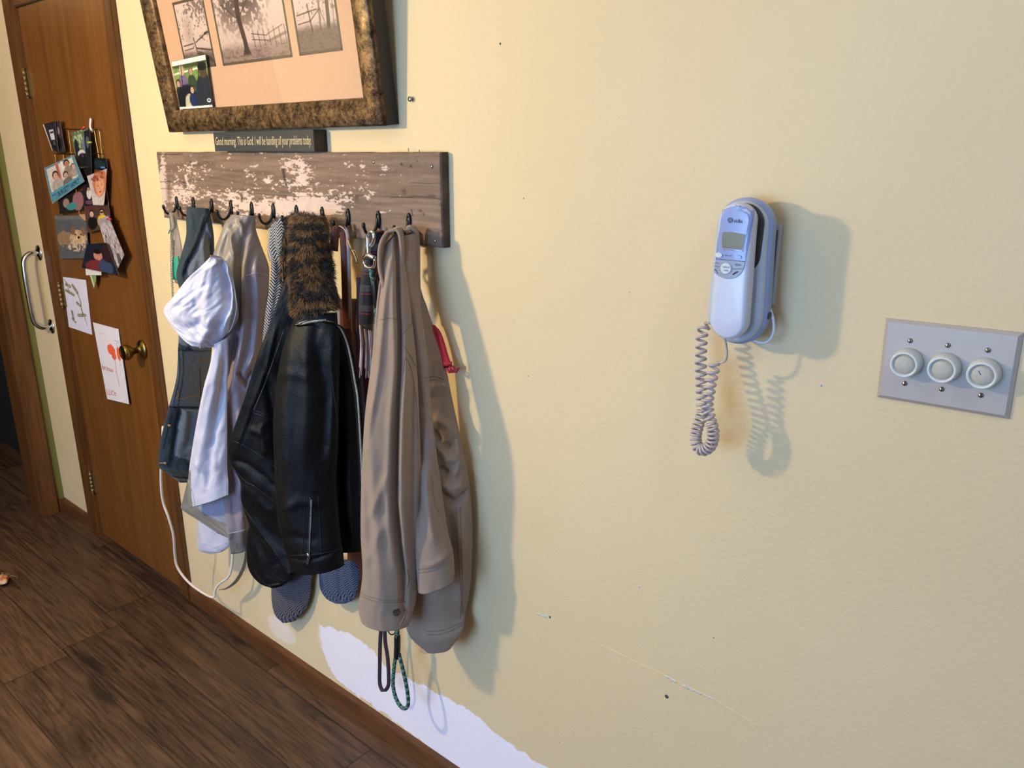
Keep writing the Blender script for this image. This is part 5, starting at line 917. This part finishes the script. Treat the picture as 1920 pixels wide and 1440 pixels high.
outl = [(480, 172), (600, 155), (750, 168), (845, 225), (882, 320), (866, 450), (798, 780), (738, 1100), (712, 1220), (655, 1310), (560, 1366), (450, 1372), (335, 1336), (255, 1276), (222, 1190), (240, 1080), (272, 930), (322, 680), (360, 440), (385, 310), (420, 225)]
decal('panel', hbv, spline_closed(c8(outl)), M['phonec'], hs, 8, .0006)
decal('keypad', hbv, c8([(246, 1060), (400, 1078), (560, 1092), (738, 1108), (726, 1170), (712, 1218), (690, 1262), (655, 1306), (610, 1345), (560, 1362), (500, 1370), (450, 1368), (390, 1356), (335, 1332), (290, 1306), (255, 1272), (232, 1230), (224, 1190), (232, 1120)]), M['phoneg'], hs, 6, .0009)
decal('screen_frame', hbv, c8([(350, 604), (560, 612), (762, 662), (742, 790), (716, 928), (560, 922), (372, 905), (350, 760)]), M['phonec'], hs, 5, .0010)
scn = decal('screen', hbv, c8([(392, 632), (560, 636), (752, 676), (735, 790), (708, 914), (560, 904), (384, 888), (376, 760)]), M['lcd'], hs, 5, .0013)
seam('screen_edge', hbv, c8([(372, 905), (540, 918), (712, 936)]), .0006, M['chrome'], hs, 20, off=.0012)
def ell(cx_, cy_, rx, ry, n=24, a=0.): return c8([(cx_+rx*math.cos(2*PI*i/n), cy_+ry*math.sin(2*PI*i/n)+a*rx*math.cos(2*PI*i/n)) for i in range(n)])
decal('button', hbv, ell(330, 998, 54, 38, a=.1), M['white'], hs, 4, .0022); decal('button', hbv, ell(622, 1030, 62, 34, a=.1), M['phonec'], hs, 4, .0022)
decal('dial_ring', hbv, ell(440, 1208, 97, 98), M['phoneg'], hs, 4, .0016); dial = decal('dial_button', hbv, ell(442, 1210, 82, 84), M['white'], hs, 4, .0024)
for L_ in [[(236, 1166), (290, 1180), (350, 1192)], [(538, 1222), (620, 1220), (708, 1216)], [(248, 1056), (400, 1074), (560, 1088), (736, 1104)]]: seam('key_gap', hbv, c8(L_), .0004, M['dark'], hs, 16, off=.0010)
seam('panel_edge', hbv, spline_closed(c8(outl)).tolist()+[spline_closed(c8(outl))[0].tolist()], .0004, mat('panel_groove', '#5f6a8f', .5), hs, 160, off=.0003)
for t_, q in [('at&t', [(560, 425), (712, 437), (702, 496), (562, 480)]), ('REDIAL', [(582, 1138), (682, 1142), (680, 1170), (580, 1166)]), ('DELETE', [(274, 1112), (340, 1121), (338, 1141), (272, 1132)]), ('CALL LIST', [(418, 992), (542, 1002), (540, 1022), (416, 1012)]), ('M-106', [(590, 215), (682, 220), (680, 245), (588, 240)])]:
    text_on('lettering', hbv, t_, c8(q), M['ink'], hs, .0018)
dbv = bvh_of([dial])
for t_, q in [('DISPLAY', [(388, 1176), (505, 1186), (500, 1214), (384, 1204)]), ('DIAL', [(405, 1228), (478, 1234), (474, 1262), (401, 1256)])]: text_on('lettering', dbv, t_, c8(q), M['ink'], hs, .0003)
gl_ = decal('globe_mark', hbv, ell(508, 447, 42, 43), M['ink'], hs, 4, .0009)
for k, yy in enumerate((-22, -8, 6, 20)): seam('globe_stripe', hbv, c8([(490-6*(k % 2), 447+yy), (512, 443+yy), (540, 449+yy)]), .00045, M['phonec'], hs, 10, off=.0013)
seam('key_icon', hbv, c8([(550, 1310), (572, 1290), (600, 1275), (628, 1262)]), .0011, M['ink'], hs, 12, off=.0010); seam('key_icon', hbv, c8([(260, 1220), (290, 1250), (312, 1290)]), .0006, M['ink'], hs, 12, off=.0010)
lathe('side_switch', [(0, 0), (.006, 0), (.006, .002), (.003, .003), (0, .003)], (-.444, -.036, 1.325), (1, 0, -.3), M['dark'], ph, 16)
# line cord from the mount looping back to the base
tube('line_cord', wp([(1424, 546, .025), (1432, 560, .028), (1446, 585, .03), (1451, 610, .03), (1448, 630, .03), (1436, 642, .032), (1420, 641, .035), (1403, 632, .038)], 60), .0021, M['white'], ph, 10)
# coiled handset cord
axis_pts = [(1325, 606, 0.036), (1317, 622, 0.0425), (1314, 660, 0.049), (1314, 700, 0.0555), (1316, 745, 0.062), (1316, 775, 0.063), (1308, 800, 0.064), (1304, 822, 0.065), (1310, 840, 0.066), (1322, 843, 0.068), (1334, 832, 0.07), (1337, 808, 0.072), (1331, 785, 0.074), (1326, 760, 0.0716), (1330, 730, 0.0692), (1336, 700, 0.0658), (1342, 678, 0.0624)]
A = wp(axis_pts, 2400); Ls = np.concatenate([[0], np.cumsum(np.linalg.norm(np.diff(A, axis=0), axis=1))]); T_, N_, B_ = frames(A)
pxy = pj(A)[:, 1]; pitch = np.interp(np.arange(2400)/2400, [0, .12, .30, .40, .52, .68, .80, 1], [.0150, .0125, .0100, .0072, .0062, .0072, .0098, .0125]); phs = np.concatenate([[0], np.cumsum(np.diff(Ls)/pitch[1:])])*2*PI
rad = .0078*np.interp(np.arange(2400)/2400, [0, .02, .98, 1], [.5, 1, 1, .6]); Hx = A+rad[:, None]*(np.cos(phs)[:, None]*N_+np.sin(phs)[:, None]*B_)
tube('handset_cord', Hx, .0023, M['cordm'], ph, 8)
tube('cord_tail', np.vstack([Hx[-1:], wp([(1352, 680, .064), (1360, 676, .066), (1363, 662, .070), (1360, 640, .074), (1358, 632, .076)], 24)]), .0019, M['cordm'], ph, 8)
tube('cord_tail', np.vstack([wp([(1332, 600, .040), (1330, 606, .038)], 6), Hx[:1]]), .0019, M['cordm'], ph, 8)

# ================================================================== THREE DIMMER KNOBS
dm = thing('dimmer_plate', 'grey three gang wall plate with three round dimmer knobs right of the phone', 'light switch', (-.2085, 0, 1.2817))
def rotp(o): o.rotation_euler = (0, -.0193, 0)
dmo = Vector((-.2085, 0, 1.2817)); R3 = Matrix.Rotation(-.0193, 3, 'Y')
def loc(dx, y, dz): return dmo+R3 @ Vector((dx, y, dz))
bm = bmesh.new(); W_, Hh = .081, .057
V_ = [(sx*(W_-i), -y, sz*(Hh-i)) for y, i in ((0, 0), (.0022, 0), (.0060, .0048)) for sx, sz in ((-1, -1), (1, -1), (1, 1), (-1, 1))]
F_ = [(0, 1, 2, 3)]+[(4*k+j, 4*k+(j+1) % 4, 4*k+4+(j+1) % 4, 4*k+4+j) for k in range(2) for j in range(4)]+[(8, 9, 10, 11)]
plate = meshobj('plate', [tuple(dmo+R3 @ Vector(p)) for p in V_], F_, M['plate'], dm, smooth=False)
for k in (-1, 0, 1):
    kx = k*.0462
    kn_ = lathe('dimmer_knob', [(0, .006), (.0200, .006), (.0203, .0075), (.0192, .016), (.0176, .0245), (.0168, .0255), (.0150, .0254), (.0140, .0240), (.0136, .0215), (0, .0215)], loc(kx, 0, .0), (0, -1, 0), M['knobm'], dm, 64)
    lathe('knob_cap', [(0, .0214), (.0135, .0214), (.0133, .0225), (.009, .0240), (.004, .0246), (0, .0247)], loc(kx, 0, .0), (0, -1, 0), M['knobc'], kn_, 48)
    for z in (.0302, -.0302):
        c_ = loc(kx, -.006, z); sw = lathe('plate_screw', [(0, -.0005), (.0034, -.0005), (.0034, .0006), (.0024, .0017), (0, .002)], c_, (0, -1, 0), M['steel'], dm, 20)
        v, f = sweep([(c_[0], c_[1]-.0019, c_[2]-.0030), (c_[0], c_[1]-.0019, c_[2]+.0030)], .0006, 4, .7); meshobj('screw_slot', v, f, M['dark'], sw)
tube('knob_scratch', [tuple(loc(.0462-.004, -.0243, .006)), tuple(loc(.0462-.001, -.0247, .001))], .0005, M['dark'], dm, 6)

# ================================================================== THING ON THE FLOOR at the left edge
q = atz(2, 1090, .012)
lf = thing('cat_toy', 'small orange frayed toy lying on the dark floor at the far left edge', 'toy', (q[0]-.006, q[1], 0))
n1_, n2_ = 26, 16; V = []
for i in range(n2_+1):
    for j in range(n1_):
        th = PI*i/n2_; al = 2*PI*j/n1_; r = 1+.22*mnoise.noise(Vector((math.cos(al)*1.7, math.sin(al)*1.7, th*1.5))); V.append((q[0]-.006+.036*r*math.sin(th)*math.cos(al), q[1]+.026*r*math.sin(th)*math.sin(al), .0155+.0145*math.cos(th)*r))
f = [(i*n1_+j, i*n1_+(j+1) % n1_, (i+1)*n1_+(j+1) % n1_, (i+1)*n1_+j) for i in range(n2_) for j in range(n1_)]
ty = meshobj('body', V, f, M['attr'], lf); V = np.array(V); nn = fbm(V[:, 0]*120, V[:, 1]*120, 3, 3); setcol(ty, mixc(mixc(np.tile(L3('#b35a24'), (len(V), 1)), sst(nn, .45, .6), '#cfa07a'), sst(nn, .6, .75)*.7, '#d9c0ae'))
FR = []
for k in range(14):
    a = rng.uniform(0, 2*PI); c0 = np.array([q[0]-.006+.030*math.cos(a), q[1]+.022*math.sin(a), .012]); d_ = np.array([math.cos(a), math.sin(a), 0]); FR.append(sweep(smooth_path([c0, c0+d_*.012+[0, 0, .012], c0+d_*.024+[rng.normal(0, .006), rng.normal(0, .006), .002], c0+d_*.03+[rng.normal(0, .008), 0, -.0105]], 12), .0007, 5))
v, f = join(FR); meshobj('threads', v, f, mat('toy_thread', '#b89a7a', .8), lf)
